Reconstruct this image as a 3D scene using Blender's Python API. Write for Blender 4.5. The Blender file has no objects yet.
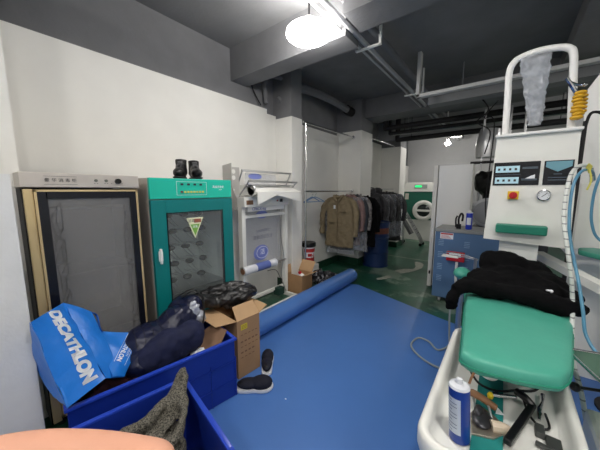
import bpy, bmesh, math, random
from mathutils import Vector, Matrix, Euler, noise
R = math.radians
S = bpy.context.scene
COL = S.collection
random.seed(7)

# ---------------- camera ----------------
F = 265.0
pitch = math.atan(35 / F); yaw = math.atan(208 / math.hypot(F, 35))
cam_d = bpy.data.cameras.new('camera'); cam = bpy.data.objects.new('camera', cam_d); COL.objects.link(cam)
cam.location = (0, 0, 1.5)
cam.rotation_euler = (math.pi / 2 - pitch, 0, yaw)
cam_d.sensor_width = 36; cam_d.lens = 36 * F / 600; cam_d.clip_start = .01
S.camera = cam
# ---------------- world, exposure ----------------
w = bpy.data.worlds.new('world'); S.world = w; w.use_nodes = True
w.node_tree.nodes['Background'].inputs[0].default_value = (.75, .82, .9, 1)
w.node_tree.nodes['Background'].inputs[1].default_value = .3
S.view_settings.view_transform = 'Standard'; S.view_settings.look = 'None'
S.view_settings.exposure = 0.66; S.view_settings.gamma = 1; S.view_settings.use_curve_mapping = False
LAMPS = [  # location, watts, radius, hangs on a stem
    ((-1.40, 1.92, 2.78), 48, .19, 1),
    ((-1.34, 8.0, 2.70), 42, .07, 1),
    ((1.5, -.6, 2.9), 60, .15, 0),  # unseen, added behind the camera to even out the light
    ((.3, .5, 3.08), 50, .12, 0),  # unseen, added to throw more light on the faces towards the camera
    ((2.0, 5.9, 2.6), 55, .15, 0),  # unseen fill lamp, added out of view on the right
    ((-.9, -.9, 2.9), 44, .15, 0),  # unseen fill lamp, added to brighten the left foreground
]

# ---------------- materials ----------------
def lin(c):
    return tuple(((v / 255) / 12.92 if v / 255 <= .04045 else ((v / 255 + .055) / 1.055) ** 2.4) for v in c)
MATS = {}
def mat(name, rgb, rough=.5, metal=0, vary=0, scale=8, bump=0, bscale=60, rgb2=None, emit=0, trans=0, alpha=1, spec=.5, sheen=0, thr=None):
    if name in MATS: return MATS[name]
    m = bpy.data.materials.new(name); m.use_nodes = True; MATS[name] = m
    nt = m.node_tree; b = nt.nodes['Principled BSDF']
    c = (*lin(rgb), 1)
    b.inputs['Base Color'].default_value = c
    b.inputs['Roughness'].default_value = rough; b.inputs['Metallic'].default_value = metal
    b.inputs['Specular IOR Level'].default_value = spec
    b.inputs['Transmission Weight'].default_value = trans; b.inputs['Alpha'].default_value = alpha
    if sheen: b.inputs['Sheen Weight'].default_value = sheen
    if emit:
        b.inputs['Emission Color'].default_value = c; b.inputs['Emission Strength'].default_value = emit
    tc = nt.nodes.new('ShaderNodeTexCoord')
    if vary or rgb2:
        n = nt.nodes.new('ShaderNodeTexNoise'); n.inputs['Scale'].default_value = scale; n.inputs['Detail'].default_value = 6
        nt.links.new(tc.outputs['Object'], n.inputs['Vector'])
        r = nt.nodes.new('ShaderNodeValToRGB')
        a, z = thr if thr else (.3, .7)
        r.color_ramp.elements[0].position = a; r.color_ramp.elements[1].position = z
        if rgb2: c2 = lin(rgb2)
        else: c2 = tuple(max(0, v * (1 - vary)) for v in c[:3])
        r.color_ramp.elements[0].color = (*c2, 1)
        r.color_ramp.elements[1].color = c
        nt.links.new(n.outputs['Fac'], r.inputs['Fac']); nt.links.new(r.outputs['Color'], b.inputs['Base Color'])
    if bump:
        n2 = nt.nodes.new('ShaderNodeTexNoise'); n2.inputs['Scale'].default_value = bscale; n2.inputs['Detail'].default_value = 4
        nt.links.new(tc.outputs['Object'], n2.inputs['Vector'])
        bp = nt.nodes.new('ShaderNodeBump'); bp.inputs['Strength'].default_value = bump; bp.inputs['Distance'].default_value = .01
        nt.links.new(n2.outputs['Fac'], bp.inputs['Height']); nt.links.new(bp.outputs['Normal'], b.inputs['Normal'])
    return m

M_white = mat('white_wall_paint', (232, 231, 226), .6, vary=.06, scale=3, bump=.05)
M_grey = mat('dark_grey_paint', (118, 119, 122), .75, vary=.15, scale=5, bump=.2, bscale=40)
M_ceil = mat('ceiling_paint', (124, 125, 127), .8, vary=.2, scale=3, bump=.2, bscale=30)
M_green_band = mat('green_skirting_paint', (22, 62, 44), .35)
M_steel = mat('steel', (185, 186, 188), .3, 1)
M_chrome = mat('chrome', (215, 216, 218), .15, 1)
M_beige = mat('beige_cabinet_metal', (205, 198, 190), .4, .3, vary=.05)
M_tan = mat('gold_aluminium', (222, 198, 150), .35, .45)
M_black = mat('black_plastic', (14, 14, 16), .4)
M_dark = mat('dark_rubber', (28, 27, 30), .7)
M_frame = mat('black_door_frame', (22, 23, 32), .25)
M_teal = mat('teal_paint', (10, 122, 122), .35, vary=.05)
M_tealb = mat('bright_teal_paint', (30, 190, 165), .35)
M_whitep = mat('white_plastic', (238, 238, 236), .35)
M_cream = mat('cream_enamel', (240, 240, 234), .3, vary=.05, scale=6)
M_print = mat('white_print', (240, 243, 248), .5)
M_dprint = mat('dark_print', (50, 50, 55), .5)
M_bprint = mat('blue_print', (60, 74, 175), .5)
M_crate = mat('blue_crate_plastic', (24, 50, 150), .32, vary=.12, scale=4)
M_mat = mat('blue_vinyl', (74, 120, 190), .42, vary=.08, scale=2.5, bump=.02, bscale=300)
M_card = mat('cardboard', (176, 138, 100), .8, vary=.12, scale=9, bump=.1, bscale=90)
M_cardd = mat('inner_cardboard', (196, 160, 120), .8, vary=.1, scale=9)
M_bag = mat('blue_woven_plastic', (22, 118, 215), .38, vary=.1, scale=9, bump=.35, bscale=22)
M_navy = mat('navy_puffer_nylon', (18, 24, 56), .3, vary=.3, scale=10, bump=.5, bscale=25)
M_navyc = mat('navy_cloth', (16, 24, 62), .8, vary=.25, scale=14, bump=.4, bscale=30)
M_maroon = mat('maroon_cloth', (58, 22, 34), .85, vary=.35, scale=9, bump=.6, bscale=20)
M_leather = mat('black_leather', (30, 29, 31), .32, vary=.4, scale=9, bump=.6, bscale=26)
M_knit = mat('grey_knit', (128, 124, 112), .9, rgb2=(48, 46, 42), scale=160, bump=.8, bscale=200, thr=(.38, .6))
M_blackc = mat('black_velour', (7, 7, 9), .95, spec=.15, bump=.3, bscale=60)
M_pad = mat('green_satin_cover', (76, 168, 146), .45, vary=.08, scale=8, bump=.12, bscale=18)
M_bluecab = mat('slate_blue_enamel', (88, 120, 158), .4, vary=.05)
M_red = mat('red_plastic', (190, 28, 40), .4)
M_yellow = mat('yellow_paint', (228, 196, 40), .45)
M_drum = mat('drum_blue_paint', (20, 46, 92), .4, vary=.15, scale=6)
M_rust = mat('rusty_band', (118, 66, 50), .7, vary=.4, scale=20)
M_khaki = mat('khaki_cotton', (132, 118, 92), .85, vary=.15, scale=14, bump=.3, bscale=30)
M_skin = mat('skin', (204, 150, 124), .6, vary=.06, scale=40, bump=.08, bscale=150)
M_nail = mat('fingernail', (232, 186, 166), .3)
M_orange = mat('tan_wood', (146, 104, 70), .5, vary=.2, scale=20)
M_amber = mat('yellow_silicone', (222, 172, 40), .45, vary=.2, scale=15)
M_sole = mat('white_rubber', (225, 226, 228), .5)
M_glassd = None

def glass(name, tint=(255, 255, 255), alpha=.12, rough=.05):
    m = mat(name, tint, rough); nt = m.node_tree
    b = nt.nodes['Principled BSDF']; out = nt.nodes['Material Output']
    t = nt.nodes.new('ShaderNodeBsdfTransparent'); t.inputs[0].default_value = (*lin(tint), 1)
    mx = nt.nodes.new('ShaderNodeMixShader'); mx.inputs[0].default_value = alpha
    nt.links.new(t.outputs[0], mx.inputs[1]); nt.links.new(b.outputs[0], mx.inputs[2]); nt.links.new(mx.outputs[0], out.inputs[0])
    return m
M_smoke = glass('smoked_glass', (205, 205, 205), .25)
M_pane = glass('cabinet_glass', (238, 242, 242), .06)
M_film = glass('clear_film', (246, 247, 250), .15, .15)
M_poly = glass('garment_film', (240, 242, 246), .13, .12)
M_smoke.node_tree.nodes['Principled BSDF'].inputs['Roughness'].default_value = .06

# ---------------- mesh helpers ----------------
ORG = {}
def bm_(): return bmesh.new()
def box(bm, lo, hi, bev=0, M=None):
    lo = Vector(lo); hi = Vector(hi)
    b2 = bmesh.new()
    bmesh.ops.create_cube(b2, size=1)
    c = (lo + hi) / 2; s = hi - lo
    for v in b2.verts: v.co = Vector((v.co.x * s.x, v.co.y * s.y, v.co.z * s.z)) + c
    if bev: bmesh.ops.bevel(b2, geom=b2.edges[:], offset=bev, segments=2, affect='EDGES', profile=.5)
    add(bm, b2, M)
def add(bm, b2, M=None):
    if M is not None: b2.transform(M)
    me = bpy.data.meshes.new('tmp'); b2.to_mesh(me); b2.free(); bm.from_mesh(me); bpy.data.meshes.remove(me)
def cyl(bm, p0, p1, r0, r1=None, seg=20, caps=True):
    p0 = Vector(p0); p1 = Vector(p1); r1 = r0 if r1 is None else r1
    d = p1 - p0; L = d.length
    b2 = bmesh.new(); bmesh.ops.create_cone(b2, cap_ends=caps, segments=seg, radius1=r0, radius2=r1, depth=L)
    add(bm, b2, Matrix.Translation((p0 + p1) / 2) @ d.to_track_quat('Z', 'Y').to_matrix().to_4x4())
def catmull(P, n=6):
    P = [Vector(p) for p in P]
    if len(P) < 3 or n < 2: return P
    out = []
    for i in range(len(P) - 1):
        a = P[max(i - 1, 0)]; b = P[i]; c = P[i + 1]; d = P[min(i + 2, len(P) - 1)]
        for k in range(n):
            t = k / n
            out.append(.5 * ((2 * b) + (c - a) * t + (2 * a - 5 * b + 4 * c - d) * t * t + (3 * b - a - 3 * c + d) * t ** 3))
    out.append(P[-1]); return out
def tube(bm, pts, r, n=6, seg=10, smooth=True, rr=None, flat=1, closed=False):
    P = catmull(pts, n) if smooth else [Vector(p) for p in pts]
    N = len(P); rings = []
    up = Vector((0, 0, 1)); prev = None
    for i, p in enumerate(P):
        t = (P[min(i + 1, N - 1)] - P[max(i - 1, 0)]).normalized()
        if prev is None:
            a = t.cross(up)
            if a.length < .1: a = t.cross(Vector((1, 0, 0)))
        else: a = prev - t * prev.dot(t)
        a.normalize(); prev = a; b = t.cross(a)
        if rr:
            u = i / (N - 1) * (len(rr) - 1); k = min(int(u), len(rr) - 2); q = rr[k] + (rr[k + 1] - rr[k]) * (u - k)
        else: q = r
        rings.append([bm.verts.new(p + (a * math.cos(2 * math.pi * j / seg) + b * math.sin(2 * math.pi * j / seg) * flat) * q) for j in range(seg)])
    for i in range(N - 1):
        for j in range(seg):
            bm.faces.new((rings[i][j], rings[i][(j + 1) % seg], rings[i + 1][(j + 1) % seg], rings[i + 1][j]))
    bm.faces.new(rings[0][::-1]); bm.faces.new(rings[-1])
def lathe(bm, prof, c=(0, 0, 0), seg=32, M=None):
    b2 = bmesh.new(); rings = []
    for r, z in prof:
        rings.append([b2.verts.new((r * math.cos(2 * math.pi * j / seg), r * math.sin(2 * math.pi * j / seg), z)) for j in range(seg)])
    for a, b in zip(rings, rings[1:]):
        for j in range(seg): b2.faces.new((a[j], a[(j + 1) % seg], b[(j + 1) % seg], b[j]))
    b2.faces.new(rings[0][::-1]); b2.faces.new(rings[-1])
    add(bm, b2, Matrix.Translation(c) @ (M if M else Matrix()))
def ell(bm, c, s, rot=(0, 0, 0), sub=3):
    b2 = bmesh.new(); bmesh.ops.create_icosphere(b2, subdivisions=sub, radius=1)
    add(bm, b2, Matrix.Translation(c) @ Euler(rot).to_matrix().to_4x4() @ Matrix.Diagonal((*s, 1)))
def prism(bm, poly, vec):
    vec = Vector(vec)
    a = [bm.verts.new(p) for p in poly]; b = [bm.verts.new(Vector(p) + vec) for p in poly]
    n = len(poly); bm.faces.new(a); bm.faces.new(b[::-1])
    for i in range(n): bm.faces.new((a[i], b[i], b[(i + 1) % n], a[(i + 1) % n]))
def sheet(bm, corners, nu=12, nv=12, amp=0, freq=4, th=.003, seed=0, sag=0):
    """quad patch with wrinkles and real thickness"""
    A, B, C_, D = [Vector(c) for c in corners]
    n = (B - A).cross(D - A).normalized(); top = []; bot = []
    for i in range(nu + 1):
        u = i / nu; r1 = []; r2 = []
        for j in range(nv + 1):
            v = j / nv
            p = A * (1 - u) * (1 - v) + B * u * (1 - v) + C_ * u * v + D * (1 - u) * v
            p = p + n * (amp * noise.noise(p * freq + Vector((seed, seed, 0))) + sag * 4 * u * (1 - u) * 4 * v * (1 - v) * .25)
            r1.append(bm.verts.new(p + n * th / 2)); r2.append(bm.verts.new(p - n * th / 2))
        top.append(r1); bot.append(r2)
    for i in range(nu):
        for j in range(nv):
            bm.faces.new((top[i][j], top[i + 1][j], top[i + 1][j + 1], top[i][j + 1]))
            bm.faces.new((bot[i][j + 1], bot[i + 1][j + 1], bot[i + 1][j], bot[i][j]))
    for i in range(nu):
        bm.faces.new((top[i][0], bot[i][0], bot[i + 1][0], top[i + 1][0])); bm.faces.new((top[i + 1][nv], bot[i + 1][nv], bot[i][nv], top[i][nv]))
    for j in range(nv):
        bm.faces.new((top[0][j + 1], bot[0][j + 1], bot[0][j], top[0][j])); bm.faces.new((top[nu][j], bot[nu][j], bot[nu][j + 1], top[nu][j + 1]))

def props(o, label=None, cat=None, group=None, kind=None):
    if label: o['label'] = label
    if cat: o['category'] = cat
    if group: o['group'] = group
    if kind: o['kind'] = kind
    return o
def obj(name, bm, m, parent=None, smooth=False, ang=35, **k):
    me = bpy.data.meshes.new(name)
    bmesh.ops.recalc_face_normals(bm, faces=bm.faces[:])
    bm.to_mesh(me); bm.free()
    return link(name, me, m, parent, smooth, ang, **k)
def link(name, me, m, parent=None, smooth=False, ang=35, **k):
    o = bpy.data.objects.new(name, me); COL.objects.link(o)
    me.materials.clear(); me.materials.append(m)
    if smooth:
        for p in me.polygons: p.use_smooth = True
        try: me.set_sharp_from_angle(angle=R(ang))
        except Exception: pass
    if parent is not None:
        org = ORG[parent]; me.transform(Matrix.Translation(-org)); o.parent = parent; ORG[o] = org
    else:
        zs = [v.co for v in me.vertices]
        c = Vector((sum(v.x for v in zs) / len(zs), sum(v.y for v in zs) / len(zs), min(v.z for v in zs)))
        me.transform(Matrix.Translation(-c)); o.location = c; ORG[o] = c
    props(o, **k)
    return o
def thing(name, loc, label, cat, group=None):
    o = bpy.data.objects.new(name, None); COL.objects.link(o); o.location = loc; o.empty_display_size = .1
    ORG[o] = Vector(loc)
    return props(o, label, cat, group)
def struct(name, bm, m): return obj(name, bm, m, kind='structure')
def bake(bm, mods, name='baked'):
    me = bpy.data.meshes.new(name); bm.to_mesh(me); bm.free()
    o = bpy.data.objects.new('tmp', me); COL.objects.link(o)
    for t, kw in mods:
        md = o.modifiers.new(t, t)
        for a, b in kw.items(): setattr(md, a, b)
    dg = bpy.context.evaluated_depsgraph_get(); dg.update()
    res = bpy.data.meshes.new_from_object(o.evaluated_get(dg), depsgraph=dg)
    bpy.data.objects.remove(o); bpy.data.meshes.remove(me); res.name = name
    return res
def clouds(scale, depth=2):
    t = bpy.data.textures.new('clouds', 'CLOUDS'); t.noise_scale = scale; t.noise_depth = depth; return t
def cloth(name, bm, m, parent=None, voxel=.012, folds=((.08, .03), (.03, .012)), sm=3, zclip=None, **k):
    mods = [('REMESH', dict(mode='VOXEL', voxel_size=voxel)), ('SMOOTH', dict(iterations=sm, factor=.6))]
    for sc, st in folds: mods.append(('DISPLACE', dict(texture=clouds(sc), strength=st, texture_coords='GLOBAL', mid_level=.5)))
    me = bake(bm, mods)
    if zclip is not None:
        for v in me.vertices:
            if v.co.z < zclip: v.co.z = zclip + (v.co.z - zclip) * .03
    return link(name, me, m, parent, True, 180, **k)
def text(name, s, size, M, m, parent=None, ext=.0008, ax='CENTER', bold=0, sx=1):
    c = bpy.data.curves.new('txt', 'FONT'); c.body = s; c.size = size; c.extrude = ext; c.align_x = ax; c.align_y = 'CENTER'; c.offset = bold
    o = bpy.data.objects.new('tmp', c); COL.objects.link(o)
    dg = bpy.context.evaluated_depsgraph_get(); dg.update()
    me = bpy.data.meshes.new_from_object(o.evaluated_get(dg), depsgraph=dg)
    bpy.data.objects.remove(o); bpy.data.curves.remove(c)
    me.transform(M @ Matrix.Diagonal((sx, 1, 1, 1)))
    return link(name, me, m, parent)
def basis(o, x, y):
    x = Vector(x).normalized(); z = x.cross(Vector(y)).normalized(); y = z.cross(x)
    M = Matrix((x, y, z)).transposed().to_4x4(); M.translation = Vector(o); return M
def on_px(x, y, z): return basis((x, y, z), (0, 1, 0), (0, 0, 1))       # text on a face that looks towards +X
def on_ny(x, y, z): return basis((x, y, z), (1, 0, 0), (0, 0, 1))       # text on a face that looks towards -Y
def dup(o, off, label=None, rot=None):
    c = o.copy(); COL.objects.link(c); c.location = o.location + Vector(off); ORG[c] = ORG[o]
    if rot is not None: c.rotation_euler = rot
    if label: c['label'] = label
    for ch in list(o.children):
        d = ch.copy(); COL.objects.link(d); d.parent = c; ORG[d] = ORG[o]
        for g in list(ch.children):
            e = g.copy(); COL.objects.link(e); e.parent = d
    return c

# ================= SETTING =================
XR, YB, YN, ZC = 3.2, 9.6, -3.0, 3.2
def floor_mat():
    m = mat('green_epoxy_floor', (38, 96, 72), .28); nt = m.node_tree; b = nt.nodes['Principled BSDF']
    tc = nt.nodes.new('ShaderNodeTexCoord')
    n = nt.nodes.new('ShaderNodeTexNoise'); n.inputs['Scale'].default_value = 1.3; n.inputs['Detail'].default_value = 9; n.inputs['Roughness'].default_value = .62
    r = nt.nodes.new('ShaderNodeValToRGB'); r.color_ramp.elements[0].position = .56; r.color_ramp.elements[1].position = .60
    r.color_ramp.elements[0].color = (*lin((38, 92, 70)), 1); r.color_ramp.elements[1].color = (*lin((120, 140, 122)), 1)
    n2 = nt.nodes.new('ShaderNodeTexNoise'); n2.inputs['Scale'].default_value = 3; n2.inputs['Detail'].default_value = 5
    r2 = nt.nodes.new('ShaderNodeValToRGB'); r2.color_ramp.elements[0].color = (*lin((60, 86, 70)), 1); r2.color_ramp.elements[1].color = (1, 1, 1, 1)
    r2.color_ramp.elements[0].position = .35; r2.color_ramp.elements[1].position = .6
    mx = nt.nodes.new('ShaderNodeMix'); mx.data_type = 'RGBA'; mx.blend_type = 'MULTIPLY'; mx.inputs[0].default_value = .5
    L = nt.links.new
    L(tc.outputs['Object'], n.inputs[0]); L(tc.outputs['Object'], n2.inputs[0]); L(n.outputs[0], r.inputs[0]); L(n2.outputs[0], r2.inputs[0])
    L(r.outputs[0], mx.inputs[6]); L(r2.outputs[0], mx.inputs[7]); L(mx.outputs[2], b.inputs['Base Color'])
    return m
b = bm_(); box(b, (-2.95, YN, -.1), (XR + .1, YB + .1, 0)); struct('floor', b, floor_mat())
b = bm_(); box(b, (-2.95, YN, ZC), (XR + .1, YB + .1, ZC + .1)); struct('ceiling', b, M_ceil)
b = bm_(); box(b, (-2.92, .2, 0), (-2.8, YB, ZC)); struct('wall_left', b, M_grey)
# white cladding of the left wall, with bays
b = bm_(); box(b, (-2.8, .25, 0), (-2.75, 2.78, 2.62)); struct('trim_1', b, M_white)
b = bm_(); box(b, (-2.8, 2.78, 0), (-2.75, 4.8, 2.56)); struct('trim_2', b, M_white)
b = bm_(); box(b, (-2.8, 5.3, 0), (-2.7, 6.95, 2.66)); struct('trim_3', b, M_white)
b = bm_(); box(b, (-2.8, 7.4, 0), (-2.75, YB, 2.3)); struct('trim_4', b, M_white)
def column(n, x0, x1, y0, y1, zt):
    b = bm_(); box(b, (x0, y0, zt), (x1, y1, ZC)); struct('trim_%d' % n, b, M_grey)
    b = bm_(); box(b, (x0, y0, .14), (x1 + .01, y1, zt), .004); struct('trim_%d' % (n + 1), b, M_white)
    b = bm_(); box(b, (x0, y0 - .006, 0), (x1 + .016, y1, .14)); struct('baseboard_%d' % n, b, M_green_band)
column(5, -2.8, -2.46, 2.96, 3.2, 2.52)
column(7, -2.8, -2.27, 4.8, 5.3, 2.62)
column(9, -2.8, -2.21, 6.95, 7.4, 2.58)
b = bm_(); box(b, (-2.75, 3.2, 0), (-2.735, 4.8, .14)); struct('baseboard_left', b, M_green_band)
b = bm_(); box(b, (-2.75, 5.3, 0), (-2.68, 6.95, .14)); struct('baseboard_1', b, M_green_band)
b = bm_(); box(b, (-2.92, YB, 0), (XR + .1, YB + .1, ZC)); struct('wall_back', b, mat('back_wall_paint', (176, 177, 178), .6, vary=.05))
b = bm_(); box(b, (XR, YN, 0), (XR + .1, YB, ZC)); struct('wall_right', b, M_white)
b = bm_(); box(b, (-2.92, YN, 0), (XR + .1, YN - .1, ZC)); struct('wall_front', b, M_white)
b = bm_(); box(b, (-2.92, .08, 0), (-2.3, .24, 2.66)); struct('wall_near', b, M_white)
b = bm_(); box(b, (-2.92, .08, 2.66), (-2.3, .24, ZC)); struct('trim_11', b, M_grey)
b = bm_(); box(b, (-2.92, YN, 0), (-2.82, .08, ZC)); struct('wall_side', b, M_white)
# beams
b = bm_(); box(b, (-2.8, 2.21, 2.83), (-1.22, 2.46, ZC)); struct('trim_12', b, M_grey)
b = bm_(); box(b, (-1.1, 1.95, 2.83), (XR, 2.25, ZC)); struct('trim_13', b, M_grey)
b = bm_(); box(b, (-2.8, 4.95, 2.86), (XR, 5.4, ZC)); struct('trim_14', b, M_grey)
b = bm_(); box(b, (-2.8, 6.9, 2.75), (XR, 7.3, ZC)); struct('trim_15', b, mat('pale_beam_paint', (150, 152, 154), .7))
b = bm_(); box(b, (.4, 2.25, 3.0), (.75, 4.95, ZC)); struct('trim_16', b, M_grey)
# worn marks and a painted line on the green floor
M_worn = mat('bare_concrete', (168, 172, 158), .7, vary=.25, scale=14)
b = bm_(); box(b, (-2.1, 5.98, 0), (-.9, 6.02, .0015)); tag = obj('painted_line', b, M_worn, label='pale worn line painted across the green floor behind the drum', cat='floor marking')
def patch(pts, label):
    b = bm_(); n = 40; P = []
    cx = sum(p[0] for p in pts) / len(pts); cy = sum(p[1] for p in pts) / len(pts)
    Q = catmull([(x, y, 0) for x, y in pts + pts[:1]], 6)
    P = [(q.x + .02 * noise.noise(q * 25), q.y + .02 * noise.noise(q * 25 + Vector((5, 5, 5))), 0.0002) for q in Q[:-1]]
    prism(b, P, (0, 0, .0012)); obj('worn_floor_patch', b, M_worn, label=label, cat='floor marking')
patch([(-1.66, 4.27), (-1.6, 4.2), (-1.5, 4.36), (-1.48, 4.5), (-1.56, 4.52)], 'small pale bare patch on the green floor in front of the blue drum')
patch([(-1.56, 4.9), (-1.38, 4.85), (-1.2, 5.3), (-1.25, 5.72), (-1.42, 5.75), (-1.3, 5.3), (-1.45, 5.1)], 'long branching pale worn patch on the green floor beside the white cabinet')

# ================= LAMPS, CEILING SERVICES =================
def lamp(loc, watts, rad, bulb, label):
    t = thing('ceiling_or_fill_lamp', loc, label, 'lamp', None)
    x, y, z = loc
    b = bm_(); cyl(b, (x, y, z + .05), (x, y, ZC - .001 if not bulb else z + .12), .035); obj('lamp_socket', b, M_whitep, t, True)
    b = bm_(); cyl(b, (x, y, z + .12), (x, y, ZC if not bulb else ZC), .008); obj('lamp_stem', b, M_dark, t, True)
    b = bm_(); ell(b, (x, y, z), (rad, rad, min(rad * .5, .065)))
    o = obj('bulb', b, mat('lit_bulb_%d' % int(watts), (255, 250, 244), .5, emit=watts / (math.pi * 4 * math.pi * rad * rad * .8) * .9), t, True)
    return t
LL = ['bright bulb glaring on the ceiling left of the near beam', 'far bright bulb hanging above the tall white cabinet',
      'unseen round fill lamp added on the ceiling behind the camera', 'unseen round lamp added above the camera for more front light', 'unseen round fill lamp added to the right of the finishing machine',
      'unseen round fill lamp added above the blue crates']
for (loc, wt, rad, bulb), lb in zip(LAMPS, LL): lamp(loc, wt, rad, bulb, lb)

t = thing('cable_conduit', (-1.2, .5, 2.86), 'pale conduit pipes running along the ceiling past the lamp', 'conduit')
for dx, r, dz in ((0, .022, 0), (-.07, .012, -.01), (.09, .035, .07)):
    b = bm_(); cyl(b, (-1.2 + dx, -2.9, 2.9 + dz - .12 * (0)), (-1.2 + dx, 8.9, 2.9 + dz - (0)), r, seg=12)
    obj('pipe', b, mat('pale_conduit', (176, 178, 180), .5) if dx <= 0 else M_grey, t, True)
for y in (.9, 2.6, 4.2, 6.2, 8.2):
    b = bm_(); box(b, (-1.32, y, 2.87), (-1.07, y + .03, 2.885)); box(b, (-1.08, y, 2.87), (-1.06, y + .03, ZC)); obj('bracket', b, M_whitep, t)
b = bm_(); box(b, (-1.02, 3.7, 2.66), (XR, 3.78, 2.70), .004); box(b, (-1.02, 3.7, 2.66), (-.98, 3.78, ZC)); box(b, (.9, 3.7, 2.66), (.94, 3.78, ZC))
obj('cable_tray', b, mat('pale_tray', (196, 197, 196), .5), label='pale cable tray hanging under the ceiling above the finishing machine', cat='cable tray')
b = bm_(); box(b, (-1.0, 4.25, 2.70), (XR, 4.45, 2.80)); 
for x in (-.6, 1.5): cyl(b, (x, 4.35, 2.8), (x, 4.35, ZC), .008)
obj('air_duct', b, mat('duct_grey', (128, 130, 132), .6), label='grey rectangular duct hanging behind the pale cable tray', cat='duct')
for i, (y, z, r, m_, lb) in enumerate(((5.58, 2.76, .05, M_dark, 'thick dark pipe crossing under the ceiling beyond the second beam'),
        (5.85, 2.70, .035, M_dark, 'middle dark pipe of the bundle beyond the second beam'),
        (6.1, 2.72, .022, M_steel, 'thin shiny pipe crossing beyond the dark pipes'),
        (6.35, 2.64, .05, M_dark, 'farthest dark pipe of the bundle, lowest of them'))):
    b = bm_(); cyl(b, (-2.1, y, z), (XR - .01, y, z), r, seg=14)
    for x in (-1.8, 0.6, 2.4): cyl(b, (x, y, z), (x, y, ZC), .006)
    cyl(b, (-2.1, y, z), (-2.1, y, ZC), r, seg=14); ell(b, (-2.1, y, z), (r, r, r), sub=2)
    obj('ceiling_pipe', b, m_, smooth=True, label=lb, cat='pipe')
# pipes on the grey upper wall above the pilaster
t = thing('wall_pipe', (-2.7, 3.2, 2.8), 'grey painted pipe with elbows high on the wall above the white pilaster', 'pipe')
b = bm_(); tube(b, [(-2.72, 2.74, 2.68), (-2.72, 2.72, 2.95), (-2.68, 2.82, 3.05), (-2.6, 3.1, 3.04)], .03, 5); obj('elbow', b, M_grey, t, True)
b = bm_(); tube(b, [(-2.7, 2.95, 2.75), (-2.66, 3.1, 2.85), (-2.6, 3.35, 3.02), (-2.5, 4.0, 3.02), (-2.48, 4.6, 2.98)], .06, 5); obj('pipe', b, M_grey, t, True)
b = bm_(); cyl(b, (-2.48, 4.6, 2.98), (-2.47, 4.78, 2.965), .08); obj('pipe_end', b, M_dark, t, True)
b = bm_(); tube(b, [(-2.79, 2.5, 3.1), (-2.79, 2.52, 2.95), (-2.77, 2.56, 2.8), (-2.74, 2.66, 2.64)], .008, 5)
obj('wall_cable', b, M_dark, smooth=True, label='thin dark cable drooping down the grey wall behind the beam', cat='cable')

# small box on the near wall & white partition board
b = bm_(); box(b, (-2.3, .085, 1.66), (-2.26, .15, 1.74), .004); box(b, (-2.3, .09, 1.74), (-2.28, .12, 2.66))
obj('cable_trunking', b, M_whitep, label='white cable trunking with small box at the left end of the wall', cat='trunking')
b = bm_(); box(b, (-1.90, -1.1, 0), (-1.86, .162, 1.575), .003)
obj('partition_board', b, mat('pale_grey_board', (226, 227, 226), .6, vary=.05, scale=12, bump=.15, bscale=60), label='pale grey upright board at the far left of the photo', cat='board')

# ================= CABINET 1 (beige steriliser) =================
t = thing('disinfection_cabinet', (-2.1, .53, 0), 'beige tall disinfection cabinet with black framed smoked glass door and mesh curtain pattern', 'cabinet')
X = -2.12; y0, y1 = .215, .80
b = bm_()
for lo, hi in (((-2.62, y0, .05), (X, y0 + .02, 1.5)), ((-2.62, y1 - .02, .05), (X, y1, 1.5)), ((-2.62, y0, .05), (-2.6, y1, 1.6)), ((-2.62, y0, .05), (X, y1, .12)), ((-2.62, y0, 1.49), (X, y1, 1.51))): box(b, lo, hi)
obj('body', b, M_dark, t)
b = bm_(); box(b, (-2.62, y0 - .004, 1.515), (X + .03, y1 + .006, 1.6), .004); hd = obj('header', b, M_beige, t)
b = bm_(); box(b, (X, y0 + .006, .06), (X + .022, y0 + .046, 1.505), .003); obj('gold_stile', b, M_tan, t)
b = bm_(); ya, yb = y0 + .048, y1 - .006
box(b, (X, ya, .08), (X + .028, ya + .012, 1.5)); box(b, (X, yb - .012, .08), (X + .028, yb, 1.5)); box(b, (X, ya, 1.49), (X + .028, yb, 1.502)); box(b, (X, ya, .08), (X + .028, yb, .095))
dr = obj('door', b, M_tan, t)
b = bm_(); box(b, (X + .002, ya + .012, .095), (X + .026, ya + .055, 1.49)); box(b, (X + .002, yb - .05, .095), (X + .026, yb - .012, 1.49)); box(b, (X + .002, ya + .05, 1.45), (X + .026, yb - .05, 1.49)); box(b, (X + .002, ya + .05, .095), (X + .026, yb - .05, .16))
obj('door_frame', b, M_frame, dr)
b = bm_(); box(b, (X + .012, ya + .045, .16), (X + .017, yb - .05, 1.45)); obj('door_pane', b, M_smoke, dr)
# decorative mosaic lines on the glass borders
rnd = random.Random(3)
for ys in (ya + .06, yb - .105):
    pts = []; b = bm_()
    for k in range(24):
        z = .2 + k * .052
        p = [(X + .019, ys + rnd.uniform(.0, .015), z), (X + .019, ys + rnd.uniform(.02, .035), z + rnd.uniform(.0, .03)), (X + .019, ys + .05, z + rnd.uniform(0, .03))]
        for a_, b_ in zip(p, p[1:]): cyl(b, a_, b_, .0008, seg=4)
        pts.append(p)
    for p, q in zip(pts, pts[1:]):
        for k in range(3): cyl(b, p[k], q[(k + rnd.choice((0, 0, 1))) % 3], .0008, seg=4)
    obj('glass_pattern', b, mat('pattern_grey', (22, 22, 24), .5), dr)
b = bm_(); cyl(b, (-2.22, y0 + .03, 1.385), (-2.22, y1 - .03, 1.385), .012); obj('hanging_rail', b, M_chrome, t, True)
b = bm_(); 
for z in (.5, .95): box(b, (-2.58, y0 + .02, z), (-2.2, y1 - .02, z + .006))
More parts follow.
